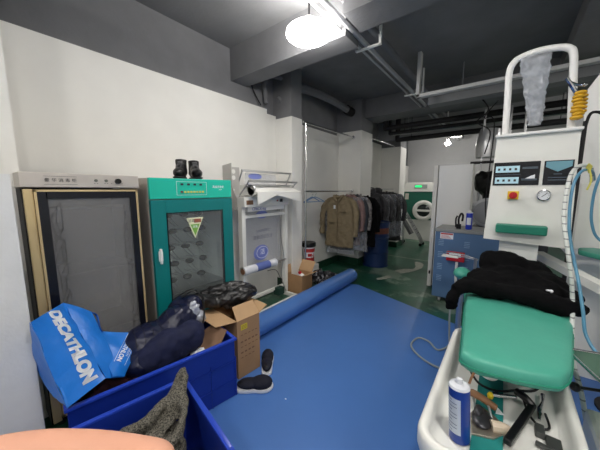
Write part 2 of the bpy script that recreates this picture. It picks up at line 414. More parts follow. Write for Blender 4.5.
obj('shelf', b, M_steel, t)
b = bm_(); box(b, (-2.598, y0 + .02, .14), (-2.594, y1 - .02, 1.48)); obj('back_panel', b, mat('inner_steel', (150, 150, 150), .5, .1), t)
b = bm_(); cyl(b, (X + .03, .675, 1.558), (X + .052, .675, 1.558), .017); obj('knob', b, M_black, hd, True)
for y in (.555, .61):
    b = bm_(); cyl(b, (X + .03, y, 1.56), (X + .036, y, 1.56), .009); obj('button', b, mat('grey_button', (105, 108, 100), .4), hd, True)
text('lettering', '豪 华 消 毒 柜', .024, on_px(X + .031, .385, 1.556), M_dprint, hd, .0004)
b = bm_(); box(b, (X + .03, .31, 1.5785), (X + .0308, .46, 1.580)); box(b, (X + .03, .31, 1.532), (X + .0308, .46, 1.5335))
for y in (.548, .562, .603, .617, .64, .7): box(b, (X + .03, y - .004, 1.541), (X + .0308, y + .004, 1.5435))
obj('printed_line', b, M_dprint, hd)
b = bm_()
for y in (y0 + .05, y1 - .05):
    for x in (-2.57, X - .05): cyl(b, (x, y, 0), (x, y, .05), .02)
obj('feet', b, M_black, t, True)

# ================= CABINET 2 (teal shoe steriliser) =================
t = thing('shoe_cabinet', (-2.1, 1.25, 0), 'teal shoe disinfection cabinet with glass door and round shoe holders inside', 'cabinet')
X = -2.12; y0, y1 = .875, 1.615
b = bm_()
box(b, (-2.68, y0, .05), (X, y0 + .025, 1.59)); obj('side_panel', b, M_beige, t)
b = bm_(); box(b, (-2.66, y0 + .025, .42), (X - .01, y0 + .03, 1.42)); box(b, (-2.66, y1 - .03, .42), (X - .01, y1 - .025, 1.42)); box(b, (-2.66, y0 + .03, 1.415), (X - .01, y1 - .03, 1.42)); box(b, (-2.66, y0 + .03, .42), (X - .01, y1 - .03, .425)); obj('lining', b, mat('inner_white_steel', (225, 228, 228), .45), t)
b = bm_(); box(b, (-2.68, y1 - .025, .05), (X, y1, 1.59)); obj('side_panel', b, M_beige, t)
b = bm_(); box(b, (-2.68, y0 + .025, .05), (-2.66, y1 - .025, 1.57)); obj('back_panel', b, mat('inner_white_steel', (225, 228, 228), .45), t)
b = bm_(); box(b, (-2.66, y0 + .025, .05), (X, y1 - .025, .42)); obj('base', b, M_teal, t)
b = bm_(); box(b, (-2.68, y0 + .025, 1.57), (X, y1 - .025, 1.59)); box(b, (-2.68, y0 + .025, 1.42), (X, y1 - .025, 1.44)); obj('top_panel', b, M_beige, t)
b = bm_(); box(b, (X, y0, 1.43), (X + .03, y1, 1.592), .004); hd = obj('control_header', b, M_tealb, t)
b = bm_(); fw = .11; z0, z1 = .42, 1.424
box(b, (X, y0, z0), (X + .035, y0 + fw, z1), .003); box(b, (X, y1 - fw, z0), (X + .035, y1, z1), .003); box(b, (X, y0 + fw, z1 - .105), (X + .034, y1 - fw, z1)); box(b, (X, y0 + fw, z0), (X + .034, y1 - fw, .60))
dr = obj('door', b, M_teal, t)
b = bm_(); box(b, (X + .031, y0 + fw, .60), (X + .036, y1 - fw, z1 - .105)); obj('door_pane', b, M_pane, dr)
b = bm_(); box(b, (X + .01, y0 + fw - .001, .60), (X + .036, y0 + fw + .008, z1 - .1)); box(b, (X + .01, y1 - fw - .008, .60), (X + .036, y1 - fw + .001, z1 - .1)); box(b, (X + .01, y0 + fw, .595), (X + .037, y1 - fw, .604)); box(b, (X + .01, y0 + fw, z1 - .11), (X + .036, y1 - fw, z1 - .102))
obj('door_gasket', b, M_black, dr)
b = bm_(); box(b, (X + .035, y0 + .035, .93), (X + .06, y0 + .052, 1.05), .006); box(b, (X + .03, y0 + .03, .95), (X + .045, y0 + .06, 1.03), .004); obj('handle', b, M_whitep, dr, True)
# rows of shoe holders
for r_ in range(5):
    for c_ in range(3):
        y = 1.13 + c_ * .145 + (.03 if r_ % 2 else 0); z = .66 + r_ * .15
        b = bm_(); ell(b, (-2.36, y, z + .02), (.036, .042, .026), sub=2)
        hld = obj('shoe_holder', b, M_dark, t, True)
        b = bm_()
        for dy in (-.018, .018): tube(b, [(-2.65, y + dy, z), (-2.42, y + dy * 1.1, z + .01), (-2.32, y + dy, z - .03), (-2.26, y + dy * .7 + .02, z - .075)], .004, 3, 5)
        obj('wire_arm', b, M_steel, hld, True)
b = bm_(); box(b, (-2.64, y0 + .03, .605), (-2.2, y1 - .03, .612)); obj('drip_tray', b, M_steel, t)
b = bm_(); prism(b, [(X + .037, 1.145, 1.268), (X + .037, 1.30, 1.268), (X + .037, 1.215, 1.09)], (.0015, 0, 0)); st = obj('warning_sticker', b, mat('pale_yellow_sticker', (232, 236, 200), .5), dr)
b = bm_(); prism(b, [(X + .0388, 1.178, 1.212), (X + .0388, 1.262, 1.212), (X + .0388, 1.216, 1.115)], (.0008, 0, 0)); obj('sticker_print', b, mat('sticker_green', (120, 178, 70), .5), st)
b = bm_(); box(b, (X + .0388, 1.212, 1.224), (X + .0392, 1.276, 1.257)); obj('sticker_print', b, mat('sticker_brown', (150, 90, 70), .5), st)
text('lettering', '消毒', .032, on_px(X + .0388, 1.188, 1.241), M_dprint, st, .0004)
text('lettering', '消毒', .024, on_px(X + .0398, 1.218, 1.190), M_print, st, .0004)
# header details
b = bm_()
for (a_, c_) in (((1.08, 1.458), (1.35, 1.460)), ((1.08, 1.566), (1.35, 1.568)), ((1.08, 1.458), (1.082, 1.568)), ((1.348, 1.458), (1.35, 1.568))): box(b, (X + .03, a_[0], a_[1]), (X + .031, c_[0], c_[1]))
obj('printed_line', b, M_print, hd)
for k in range(4):
    b = bm_(); box(b, (X + .03, 1.115 + k * .056, 1.538), (X + .034, 1.138 + k * .056, 1.554), .001); obj('switch', b, M_dprint, hd)
b = bm_(); box(b, (X + .03, 1.112, 1.478), (X + .034, 1.132, 1.492), .001); obj('indicator', b, mat('dark_red', (110, 40, 40), .4), hd)
for k in range(7):
    b = bm_(); box(b, (X + .03, 1.142 + k * .027, 1.476), (X + .034, 1.16 + k * .027, 1.492), .001); obj('button', b, mat('yellow_button', (214, 206, 96), .4), hd)
text('lettering', '高温消毒柜', .024, on_px(X + .0305, 1.47, 1.527), M_print, hd, .0004)
text('lettering', 'xd 20', .014, on_px(X + .0305, 1.49, 1.503), M_print, hd, .0004)
b = bm_()
for y in (y0 + .05, y1 - .05):
    for x in (-2.62, X - .05): cyl(b, (x, y, 0), (x, y, .05), .02)
obj('feet', b, M_black, t, True)

# shoes on the teal cabinet
def boot(cx, cy, cz, ang, label):
    t = thing('boot', (cx, cy, cz), label, 'shoe', 'black boots on the teal cabinet')
    M = Matrix.Translation((cx, cy, cz)) @ Matrix.Rotation(ang, 4, 'Z')
    b = bm_(); ell(b, (.05, 0, .05), (.105, .046, .045)); ell(b, (-.05, 0, .06), (.05, .043, .06))
    tube(b, [(-.05, 0, .05), (-.055, 0, .12), (-.06, 0, .17)], .05, 3, 14, rr=[.05, .045, .048]); ell(b, (.0, 0, .085), (.07, .038, .045), (0, .35, 0))
    b.transform(M); cloth('upper', b, M_black, t, .008, ((.04, .006),), 2)
    b = bm_(); ell(b, (.045, 0, .012), (.115, .05, .014)); ell(b, (-.05, 0, .012), (.055, .046, .014)); b.transform(M)
    obj('sole', b, M_dark, t, True)
    b = bm_()
    for k in range(5):
        u = k / 4; x = .05 - u * .06; z = .098 + u * .05
        cyl(b, (x, -.02, z), (x, .02, z + .004), .003, seg=6)
    b.transform(M); obj('laces', b, mat('grey_lace', (120, 120, 124), .8), t, True)
    return t
boot(-2.24, 1.2, 1.593, R(-38), 'left black lace-up boot on top of the teal cabinet')
boot(-2.24, 1.34, 1.593, R(-20), 'right black lace-up boot on top of the teal cabinet')

# ================= GARMENT PACKING MACHINE =================
t = thing('packing_machine', (-2.45, 2.4, 0), 'white garment packing machine with film roll, tilted hood and steel clamp bars', 'machine')
ya, yb = 2.0, 2.76
b = bm_()
box(b, (-2.66, ya, .0), (-2.2, ya + .04, .05), .004); box(b, (-2.66, yb, 0), (-2.2, yb + .04, .05), .004)
box(b, (-2.66, ya + .04, .01), (-2.62, yb, .045)); box(b, (-2.26, ya + .04, .01), (-2.21, yb, .045)); obj('base_frame', b, M_cream, t)
for y in (ya + .0, yb - .0):
    b = bm_(); box(b, (-2.48, y, .05), (-2.41, y + .055, 1.30), .004); obj('upright', b, M_cream, t)
b = bm_(); box(b, (-2.47, ya + .055, 1.165), (-2.42, yb, 1.2)); obj('cross_bar', b, M_cream, t); b = bm_(); box(b, (-2.47, ya + .055, .13), (-2.43, yb, .16)); obj('cross_bar', b, M_cream, t)
b = bm_(); box(b, (-2.56, ya - .0, 1.30), (-2.36, yb + .02, 1.42), .006); hd = obj('head_box', b, M_cream, t)
b = bm_(); prism(b, [(-2.54, ya + .05, 1.43), (-2.22, ya + .05, 1.45), (-2.2, ya + .05, 1.475), (-2.40, ya + .05, 1.56), (-2.54, ya + .05, 1.56)], (0, .79, 0)); obj('hood', b, M_cream, t)
b = bm_(); prism(b, [(-2.20, ya + .05, 1.475), (-2.20, ya + .30, 1.485), (-2.20, ya + .80, 1.47), (-2.20, ya + .84, 1.345), (-2.20, ya + .36, 1.44), (-2.20, ya + .055, 1.335)], (.008, 0, 0)); obj('hood_flap', b, M_cream, t)
# side plate with holes
b = bm_(); P = [(-2.62, ya - .09, 1.28), (-2.62, ya - .09, 1.78), (-2.46, ya - .09, 1.80), (-2.46, ya - .09, 1.55), (-2.38, ya - .09, 1.4), (-2.38, ya - .09, 1.28)]
prism(b, P, (0, .006, 0)); box(b, (-2.50, ya - .09, 1.28), (-2.494, ya + .05, 1.76)); sp = obj('side_plate', b, mat('bare_steel_plate', (186, 184, 180), .4, .4), t)
b = bm_()
for y, z, r in ((ya - .035, 1.71, .026), (ya - .035, 1.64, .026), (ya - .04, 1.50, .012), (ya - .03, 1.42, .012)): cyl(b, (-2.4945, y, z), (-2.4925, y, z), r)
obj('plate_hole', b, M_white, sp)
b = bm_(); lathe(b, [(.0, -.01), (.06, -.01), (.065, 0), (.06, .01), (0, .01)], (-2.3, ya + .06, 1.50), M=Matrix.Rotation(R(90), 4, 'X')); obj('hood_end', b, M_steel, t, True)
def bar(z, x0, x1, y0_, y1_, nm):
    b = bm_(); box(b, (x1 - .012, y0_, z - .012), (x1 + .012, y1_, z + .012), .003)
    for y in (y0_ + .01, y1_ - .01): cyl(b, (x1, y, z), (x0, y, z - .16), .009, seg=8)
    obj(nm, b, M_steel, t)
bar(1.725, -2.52, -2.44, ya + .04, yb + .16, 'clamp_bar'); bar(1.60, -2.45, -2.28, ya + .0, yb + .10, 'clamp_bar')
b = bm_(); cyl(b, (-2.36, ya + .02, 1.54), (-2.36, yb + .04, 1.54), .008); cyl(b, (-2.31, ya + .02, 1.555), (-2.31, yb + .04, 1.555), .008); obj('guide_rod', b, M_steel, t, True)
b = bm_(); box(b, (-2.358, ya + .03, 1.33), (-2.355, ya + .13, 1.38)); obj('label_plate', b, mat('brown_label', (130, 96, 70), .5), hd)
b = bm_(); box(b, (-2.358, ya + .60, 1.345), (-2.355, ya + .65, 1.385)); obj('label_plate', b, M_dprint, hd)
b = bm_(); box(b, (-2.359, ya + .54, 1.355), (-2.355, ya + .56, 1.375)); obj('indicator', b, M_red, hd)
text('lettering', 'CPACK-ing', .05, on_px(-2.393, ya + .26, 1.272), M_bprint, hd, .0005)
b = bm_(); box(b, (-2.45, ya + .08, 1.245), (-2.395, yb - .04, 1.30)); obj('name_rail', b, M_whitep, hd)
b = bm_(); cyl(b, (-2.42, ya + .0, .53), (-2.42, yb - .20, .53), .052, seg=28); ro = obj('film_roll', b, mat('white_film_roll', (228, 230, 236), .25), t, True)
b = bm_(); cyl(b, (-2.42, ya + .20, .53), (-2.42, ya + .43, .53), .0532, seg=28); obj('film_print', b, mat('faded_blue_film', (100, 116, 180), .3), ro, True)
b = bm_(); cyl(b, (-2.42, ya - .006, .53), (-2.42, ya + .0, .53), .035); obj('roll_core', b, M_orange, ro); b = bm_(); cyl(b, (-2.42, yb - .20, .53), (-2.42, yb + .02, .53), .014); obj('roll_spindle', b, M_steel, ro)
b = bm_(); sheet(b, [(-2.47, ya + .07, .48), (-2.47, yb - .04, .48), (-2.475, yb - .03, 1.24), (-2.475, ya + .07, 1.24)], 16, 20, .012, 5, .001, 3); fm = obj('hanging_film', b, M_film, t, True)
b = bm_(); 
for ry, rz in ((.13, .10),): 
    n = 40; prism(b, [(-2.455, 2.34 + ry * math.cos(6.283 * k / n), .70 + rz * math.sin(6.283 * k / n)) for k in range(n)], (.0015, 0, 0))
lg = obj('oval_emblem', b, mat('film_blue_print', (120, 132, 200), .5), fm)
text('lettering', '洁', .085, on_px(-2.4525, 2.36, .705), M_print, fm, .0004)
b = bm_()
n = 40
for k in range(n):
    a0, a1 = 6.283 * k / n, 6.283 * (k + 1) / n
    cyl(b, (-2.452, 2.36 + .10 * math.cos(a0), .70 + .075 * math.sin(a0)), (-2.452, 2.36 + .10 * math.cos(a1), .70 + .075 * math.sin(a1)), .003, seg=4)
obj('emblem_ring', b, M_print, fm)
text('lettering', '清新洗衣生活', .058, on_px(-2.455, 2.38, .90), mat('grey_film_print', (104, 106, 122), .5), fm, .0004)
text('lettering', 'LAUNDRY', .05, on_px(-2.455, 2.38, .985), mat('grey_film_print', (104, 106, 122), .5), fm, .0004)
n = 40; b = bm_(); prism(b, [(-2.455, 2.36 + .10 * math.cos(6.283 * k / n), 1.19 + .05 * math.sin(6.283 * k / n)) for k in range(n)], (.0015, 0, 0)); obj('oval_emblem', b, mat('film_blue_print', (120, 132, 200), .5), fm)
b = bm_(); sheet(b, [(-2.50, ya + .12, 1.46), (-2.50, ya + .68, 1.46), (-2.48, ya + .66, 1.70), (-2.48, ya + .12, 1.70)], 10, 10, .015, 6, .001, 9); f2 = obj('upper_film', b, M_film, t, True)
b = bm_(); prism(b, [(-2.465, ya + .27 + .11 * math.cos(6.283 * k / n), 1.665 + .035 * math.sin(6.283 * k / n)) for k in range(n)], (.0015, 0, 0)); obj('oval_emblem', b, mat('film_blue_print', (120, 132, 200), .5), f2)
b = bm_(); tube(b, [(-2.46, yb + .0, 1.3), (-2.44, yb - .06, .9), (-2.43, yb - .02, .6), (-2.44, yb - .05, .3), (-2.40, yb, .06)], .005, 6, 6); obj('air_hose', b, M_steel, t, True)
b = bm_(); tube(b, [(-2.47, yb - .3, .42), (-2.46, yb - .15, .4), (-2.46, yb - .05, .25), (-2.44, yb + .02, .07)], .004, 6, 6); obj('power_cable', b, M_dark, t, True)
b = bm_(); box(b, (-2.46, yb - .2, .06), (-2.36, yb - .08, .16), .006); obj('foot_pedal', b, mat('dark_green_box', (26, 60, 52), .5), t)
b = bm_(); box(b, (-2.17, 2.04, .004), (-2.12, 2.62, .04), .004); obj('yellow_bar', b, M_yellow, label='yellow painted bar lying on the floor before the packing machine', cat='bar')

# ================= MAT AND ROLL =================
b = bm_(); prism(b, [(-1.93, .9, .0005), (-1.93, 3.72, .0005), (-1.76, 3.78, .0005), (-.5, 3.34, .0005), (1.6, 2.75, .0005), (1.6, -1.6, .0005), (-.9, -1.6, .0005), (-1.93, -1.6, .0005)], (0, 0, .003))
obj('floor_mat', b, M_mat, label='bright blue vinyl mat covering the green floor', cat='mat')
b = bm_()
n = 80; turns = 5; P = []
cx, cz = -1.93, .112
for k in range(turns * 24 + 1):
    a = 6.283 * k / 24; r = .108 - .006 * (k / 24)
    P.append((cx + r * math.sin(a), cz - r * math.cos(a)))
y0r, y1r = 1.05, 3.86
prof = [P[k] for k in range(len(P))]
L0 = []; 
for x, z in prof: L0.append([b.verts.new((x + .02 * (yy - 3.7) * 0, yy, z)) for yy in (y0r, 1.8, 2.6, 3.3, y1r)])
for a_, c_ in zip(L0, L0[1:]):
    for k in range(4): b.faces.new((a_[k], a_[k + 1], c_[k + 1], c_[k]))
me = bake(b, [('SOLIDIFY', dict(thickness=.003, offset=0))])
ro = link('mat_roll', me, M_mat, None, True, 40, label='rolled up end of the blue vinyl lying along the mat', cat='roll')
b = bm_()
P2 = [(.078, 0), (.078, y1r + .02 - 3.0), (.072, y1r + .02 - 3.0), (.072, 0), (.078, 0)]
lathe(b, [(.072, 0), (.072, .90), (.078, .90), (.078, 0)], (cx, 3.0, cz), M=Matrix.Rotation(R(-90), 4, 'X')); obj('cardboard_core', b, M_card, ro, True)

# ================= CARDBOARD BOXES =================
def carton(name, x0, x1, y0, y1, h, th, label, flaps, rot=0, **k):
    c = Vector(((x0 + x1) / 2, (y0 + y1) / 2, 0)); t = thing(name, c, label, 'box')
    RM = Matrix.Translation(c) @ Matrix.Rotation(rot, 4, 'Z') @ Matrix.Translation(-c)
    b = bm_(); box(b, (x0, y0, .004), (x1, y1, .01)); box(b, (x0, y0, .01), (x0 + th, y1, h)); box(b, (x1 - th, y0, .01), (x1, y1, h)); box(b, (x0 + th, y0, .01), (x1 - th, y0 + th, h)); box(b, (x0 + th, y1 - th, .01), (x1 - th, y1, h))
    b.transform(RM); bd = obj('body', b, M_card, t)
    for side, a, ln in flaps:      # a: angle of the flap above horizontal outward, degrees
        b = bm_(); a = R(a); d = math.cos(a) * ln; u = math.sin(a) * ln
        if side == '+x': q = [(x1, y0, h), (x1, y1, h), (x1 + d, y1 - .01, h + u), (x1 + d, y0 + .01, h + u)]
        if side == '-x': q = [(x0, y0, h), (x0, y1, h), (x0 - d, y1 - .01, h + u), (x0 - d, y0 + .01, h + u)]
        if side == '+y': q = [(x0, y1, h), (x1, y1, h), (x1 - .01, y1 + d, h + u), (x0 + .01, y1 + d, h + u)]
        if side == '-y': q = [(x0, y0, h), (x1, y0, h), (x1 - .01, y0 - d, h + u), (x0 + .01, y0 - d, h + u)]
        sheet(b, q, 6, 6, .004, 8, .004, len(side)); b.transform(RM); obj('flap', b, M_cardd, t)
    return t, RM, bd
t, RM, bd = carton('cardboard_box', -1.92, -1.56, 1.235, 1.455, .49, .004, 'tall open cardboard box with a yellow label beside the blue crate', [('-y', 8, .18), ('+x', 128, .12), ('+y', 20, .10), ('-x', 70, .12)], R(-4))
b = bm_(); box(b, (-1.63, 1.2685, .40), (-1.58, 1.2347, .45)); b.transform(RM)
def face_print(lo, hi, m_):
    b = bm_(); box(b, lo, hi); b.transform(RM); return obj('printed_label', b, m_, bd)
bpy_y = face_print((-1.5598, 1.27, .405), (-1.5585, 1.33, .45), mat('yellow_label', (222, 200, 50), .5))
for k in range(3): face_print((-1.5587, 1.275, .415 + k * .011), (-1.5575, 1.325, .419 + k * .011), mat('label_brown', (150, 120, 40), .5))
MD = mat('carton_print', (120, 88, 62), .8)
for i, z in enumerate((.36, .30, .26, .21, .17)):
    for k in range(5 if i < 3 else 4):
        y = 1.265 + k * .036
        face_print((-1.5598, y, z), (-1.559, y + .022, z + (.012 if i % 2 else .006)), MD)
t, RM, bd = carton('cardboard_box', -2.47, -2.20, 2.87, 3.12, .29, .004, 'low open cardboard box between packing machine and clothes rail', [('-x', 85, .12), ('+y', 55, .17), ('+x', 20, .10)], R(0))
b = bm_(); tube(b, [(-2.28, 3.0, .02), (-2.29, 3.0, .2), (-2.32, 2.99, .28)], .05, 4, 14, rr=[.055, .055, .05, .02]); jug = obj('jug', b, M_whitep, None, True, label='white jug with red cap inside the low cardboard box', cat='jug')
b = bm_(); cyl(b, (-2.32, 2.99, .275), (-2.335, 2.985, .31), .024); obj('cap', b, M_red, jug, True)
b = bm_(); ell(b, (-2.36, 3.04, .16), (.07, .05, .11)); cloth('paper_scrap', b, M_print, None, .012, ((.05, .04),), 2, label='crumpled white packaging inside the low cardboard box', cat='packaging')
b = bm_()
for c, s in (((-2.18, 3.52, .1), (.16, .16, .1)), ((-2.28, 3.42, .13), (.12, .13, .12)), ((-2.1, 3.35, .07), (.1, .12, .07))): ell(b, c, s)
cloth('plastic_bag', b, mat('shiny_black_film', (34, 34, 38), .15, rgb2=(150, 150, 156), scale=22, thr=(.35, .5), bump=.6, bscale=30), None, .012, ((.09, .09), (.04, .05)), 2, .012, label='shiny dark plastic bag on the floor behind the blue roll', cat='bag')

# bucket with lid on a stool block
b = bm_(); box(b, (-2.68, 3.40, 0), (-2.44, 3.66, .26), .006)
for z in (.08, .17): box(b, (-2.685, 3.395, z), (-2.435, 3.665, z + .01))
obj('storage_box', b, M_white, label='white low box under the paint bucket against the wall', cat='box')
t = thing('paint_bucket', (-2.56, 3.52, .262), 'white and red paint bucket with black lid by the rail post', 'bucket')
b = bm_(); lathe(b, [(.09, 0), (.105, .30), (.108, .30), (.108, .31)], (-2.56, 3.52, .262)); bk = obj('body', b, M_print, t, True)
b = bm_(); lathe(b, [(.1085, 0), (.1085, .0), (.125, .01), (.125, .06), (.115, .075), (0, .075)], (-2.56, 3.52, .565)); obj('lid', b, M_black, t, True, 30)
b = bm_()
for z0, z1, a0, a1 in ((.02, .13, -95, 40), (.22, .28, -95, 60), (.15, .20, -60, -20)):
    V = []
    for k in range(13):
        a = R(a0 + (a1 - a0) * k / 12); r0 = .092 + z0 * .05; r1 = .092 + z1 * .05
        V.append([b.verts.new((-2.56 + r * math.cos(a), 3.52 + r * math.sin(a), .262 + z)) for r, z in ((r0, z0), (r1, z1))])
    for p, q in zip(V, V[1:]): b.faces.new((p[0], q[0], q[1], p[1]))
obj('red_print', b, mat('bucket_red', (186, 52, 52), .5), bk)
text('lettering', 'N', .09, basis((-2.56 + .1, 3.52 - .025, .262 + .165), (.28, .96, 0), (0, 0, 1)), mat('bucket_red', (186, 52, 52), .5), bk)

# ================= CLOTHES RAILS =================
def hanger(x, y, z, ang, m_, label, group=None):
    t = thing('clothes_hanger', (x, y, z), label, 'hanger', group)
    M = Matrix.Translation((x, y, z)) @ Matrix.Rotation(ang, 4, 'Z')
    b = bm_(); tube(b, [(0, 0, -.05), (.0, 0, -.02), (.022, 0, -.005), (.02, 0, .02), (0, 0, .03), (-.02, 0, .018)], .0025, 4, 6); b.transform(M); obj('hook', b, M_chrome, t, True)
    b = bm_(); tube(b, [(0, 0, -.05), (.08, 0, -.075), (.19, 0, -.125)], .008, 4, 8); tube(b, [(0, 0, -.05), (-.08, 0, -.075), (-.19, 0, -.125)], .008, 4, 8); tube(b, [(-.19, 0, -.125), (.19, 0, -.125)], .006, 1, 8); b.transform(M); obj('shoulder_bar', b, m_, t, True)
    return t
def rail_lo(x, y0_, y1_, z, label, posts):
    t = thing('clothes_rail', (x, y0_, 0), label, 'clothes rail')
    b = bm_(); cyl(b, (x, y0_, z), (x, y1_, z), .014); obj('rail', b, M_chrome, t, True)
    for (px, py, z0, z1) in posts:
        b = bm_(); cyl(b, (px, py, z0), (px, py, z1), .013); obj('post', b, M_chrome, t, True)
    return t
rx = -2.42
t = rail_lo(rx, 3.23, 4.79, 1.48, 'chrome clothes rail with floor to wall post, nearest to the packing machine', [(rx, 3.25, .001, 2.5)])
b = bm_(); cyl(b, (rx, 3.19, 2.48), (rx, 4.79, 2.50), .014); obj('upper_rail', b, M_chrome, t, True)
for z in (1.48, 2.50):
    b = bm_(); cyl(b, (rx, 4.76, z), (rx, 4.795, z), .03); obj('wall_flange', b, M_chrome, t, True)
rx2 = -2.35
t = rail_lo(rx2, 5.31, 6.94, 1.52, 'chrome clothes rail between the blue drum and the far column', [])
b = bm_(); cyl(b, (rx2, 5.31, 2.58), (rx2, 6.94, 2.6), .014); obj('upper_rail', b, M_chrome, t, True)

def garment(x, y, ztop, wd, ln, dep, m_, label, group=None, sleeve=.55, cat='jacket', collar=None, ang=0, seed=1, hood=False, flare=1.0, folds=((.09, .03), (.03, .01))):
    t = thing('hanging_jacket' if cat == 'jacket' else 'hanging_garment', (x, y, ztop - ln), label, cat, group)
    M = Matrix.Translation((x, y, ztop)) @ Matrix.Rotation(ang, 4, 'Z')
    b = bm_()
    prof = [(0.0, .10), (-.03, .42), (-.07, .80), (-.14, .88), (-.35, .84), (-.7, .86 * flare), (-1, .88 * flare)]
    V = []; seg = 28
    for zf, wf in prof:
        z = zf * ln if zf < -.14 else zf * .9
        ww = wd / 2 * wf; dd = dep / 2 * (1 if zf < -.05 else .5)
        V.append([b.verts.new((ww * math.copysign(abs(math.cos(6.283 * k / seg)) ** .8, math.cos(6.283 * k / seg)), dd * math.sin(6.283 * k / seg), z)) for k in range(seg)])
    for p, q in zip(V, V[1:]):
        for k in range(seg): b.faces.new((p[k], p[(k + 1) % seg], q[(k + 1) % seg], q[k]))
    b.faces.new(V[0]); b.faces.new(V[-1][::-1])
    for s in (-1, 1):
        if sleeve: tube(b, [(s * wd * .30, 0, -.07), (s * wd * .45, -.01, -.18), (s * wd * .52, -.03, -.38), (s * wd * .50, -.05, -sleeve - .1)], .06, 5, 14, rr=[.05, .065, .06, .05], flat=.8)
    tube(b, [(-.07, .0, .0), (-.05, -dep * .5, -.02), (0, -dep * .62, -.035), (.05, -dep * .5, -.02), (.07, 0, .0)], .018, 4, 8)
    if hood: ell(b, (0, .02, .02), (.11, .07, .08))
    b.transform(M)
    me_o = cloth('fabric', b, m_, t, .012, folds, 3)
    return t, M
grp = None
hanger(rx, 3.42, 1.48 - .04, R(84), mat('blue_hanger_plastic', (74, 120, 168), .4), 'lower empty blue hanger on the rail left of the khaki jacket')
hanger(rx, 3.50, 1.48 - .04, R(72), mat('pale_blue_hanger', (120, 150, 180), .4), 'empty paler blue hanger just behind the nearest blue one')
t, M = garment(rx + .07, 4.18, 1.41, .66, .93, .12, M_khaki, 'khaki cotton work jacket with chest pocket hanging on the rail', sleeve=.62, seed=2)
def piece(lo, hi, m_, nm, bev=.003):
    b = bm_(); box(b, lo, hi, bev); b.transform(M); return obj(nm, b, m_, t)
M_khd = mat('khaki_seam', (98, 86, 66), .9)
piece((.05, -.088, -.30), (.17, -.068, -.285), M_khd, 'pocket_flap')
piece((-.17, -.088, -.50), (-.06, -.068, -.485), M_khd, 'pocket_flap')
piece((-.075, -.092, -.24), (-.045, -.07, -.18), M_print, 'paper_tag', .001)
piece((-.004, -.084, -.84), (.002, -.07, -.05), M_khd, 'zip', .001)
b = bm_(); tube(b, [(-.09, -.05, .0), (-.06, -.085, -.05), (-.015, -.095, -.10)], .022, 4, 8, flat=.5); tube(b, [(.09, -.05, 0), (.06, -.085, -.05), (.015, -.095, -.10)], .022, 4, 8, flat=.5); b.transform(M); obj('collar', b, M_khaki, t, True)
specs = [(.07, 4.27, 1.40, .54, .99, mat('floral_dark', (30, 30, 34), .6, rgb2=(92, 90, 88), scale=26, thr=(.5, .62)), 'dark patterned garment in clear film showing below the khaki jacket', 'garment'),
    (.19, 4.35, 1.42, .46, .92, mat('rose_cloth', (140, 112, 108), .7, vary=.3), 'dusty rose garment in film just behind the khaki jacket', 'garment'),
    (.22, 4.43, 1.42, .46, .95, mat('slate_cloth', (50, 54, 62), .7, vary=.3), 'slate blue garment in film, middle of the bunch behind the khaki jacket', 'garment'),
    (.25, 4.51, 1.42, .46, .98, mat('pale_cloth', (150, 146, 144), .7, rgb2=(60, 54, 56), scale=20), 'pale striped garment in film near the black coat', 'garment'),
    (.34, 4.61, 1.40, .52, .95, M_blackc, 'black coat hanging last on the rail before the column', 'jacket')]
for dx, y, z, wd, ln, m_, lb, ct in specs:
    tt, M = garment(rx + dx, y, z, wd, ln, .08, m_, lb, cat=ct, ang=R(8))
    if 'film' in lb:
        b = bm_(); sheet(b, [(-wd * .47, -.075, -ln - .06), (wd * .5, -.075, -ln - .06), (wd * .44, -.06, -.05), (-wd * .42, -.06, -.05)], 20, 24, .04, 11, .001, y); b.transform(M); obj('film_cover', b, M_poly, tt, True)
for k, (dx, y, m_, lb) in enumerate(((-.02, 5.62, mat('charcoal_cloth', (44, 44, 50), .6, vary=.3, scale=14, bump=.4), 'charcoal hooded jacket facing out at the near end of the second rail'),
        (.06, 5.80, mat('dark_grey_cloth', (34, 34, 40), .5, vary=.4), 'dark grey jacket in film right behind the charcoal hooded one'),
        (.14, 5.98, mat('black_cloth', (24, 24, 28), .5, vary=.3), 'black padded jacket in film, third along the second rail'),
        (.22, 6.16, mat('black_cloth', (24, 24, 28), .5), 'rightmost long black jacket in film on the second rail'))):
    tt, M = garment(rx2 + dx - .02, y, 1.46, .64, .95 + .06 * k, .11, m_, lb, hood=(k < 2), ang=R(10))
    if k:
        b = bm_(); sheet(b, [(-.28, -.09, -1), (.33, -.09, -1.0), (.28, -.07, -.05), (-.25, -.07, -.05)], 20, 24, .045, 12, .001, y); b.transform(M); obj('film_cover', b, M_poly, tt, True)

# ================= DRUM =================
c = (-2.02, 5.02)
c = (-2.005, 5.06)
t = thing('oil_drum', (c[0], c[1], 0), 'dark blue steel drum with a rusty band, beside the hanging coats', 'drum')
r = .24
b = bm_(); lathe(b, [(r - .01, 0), (r + .006, .004), (r + .006, .02), (r - .004, .03), (r - .004, .27), (r + .008, .285), (r - .004, .30), (r - .004, .56), (r + .008, .575), (r - .004, .59), (r - .004, .66)], (*c, .001), 48); body = obj('body', b, M_drum, t, True)
b = bm_(); lathe(b, [(r - .003, .66), (r - .003, .77)], (*c, .001), 48); obj('rusty_band', b, M_rust, t, True)
b = bm_(); lathe(b, [(r - .004, .77), (r - .004, .855), (r + .007, .86), (r + .007, .88), (r - .012, .882), (r - .014, .865), (0, .865)], (*c, .001), 48); top = obj('lid', b, M_drum, t, True)
b = bm_(); cyl(b, (c[0] + .15, c[1] - .1, .865), (c[0] + .15, c[1] - .1, .885), .035); cyl(b, (c[0] - .17, c[1] + .1, .865), (c[0] - .17, c[1] + .1, .88), .02); obj('bung', b, M_steel, top, True)

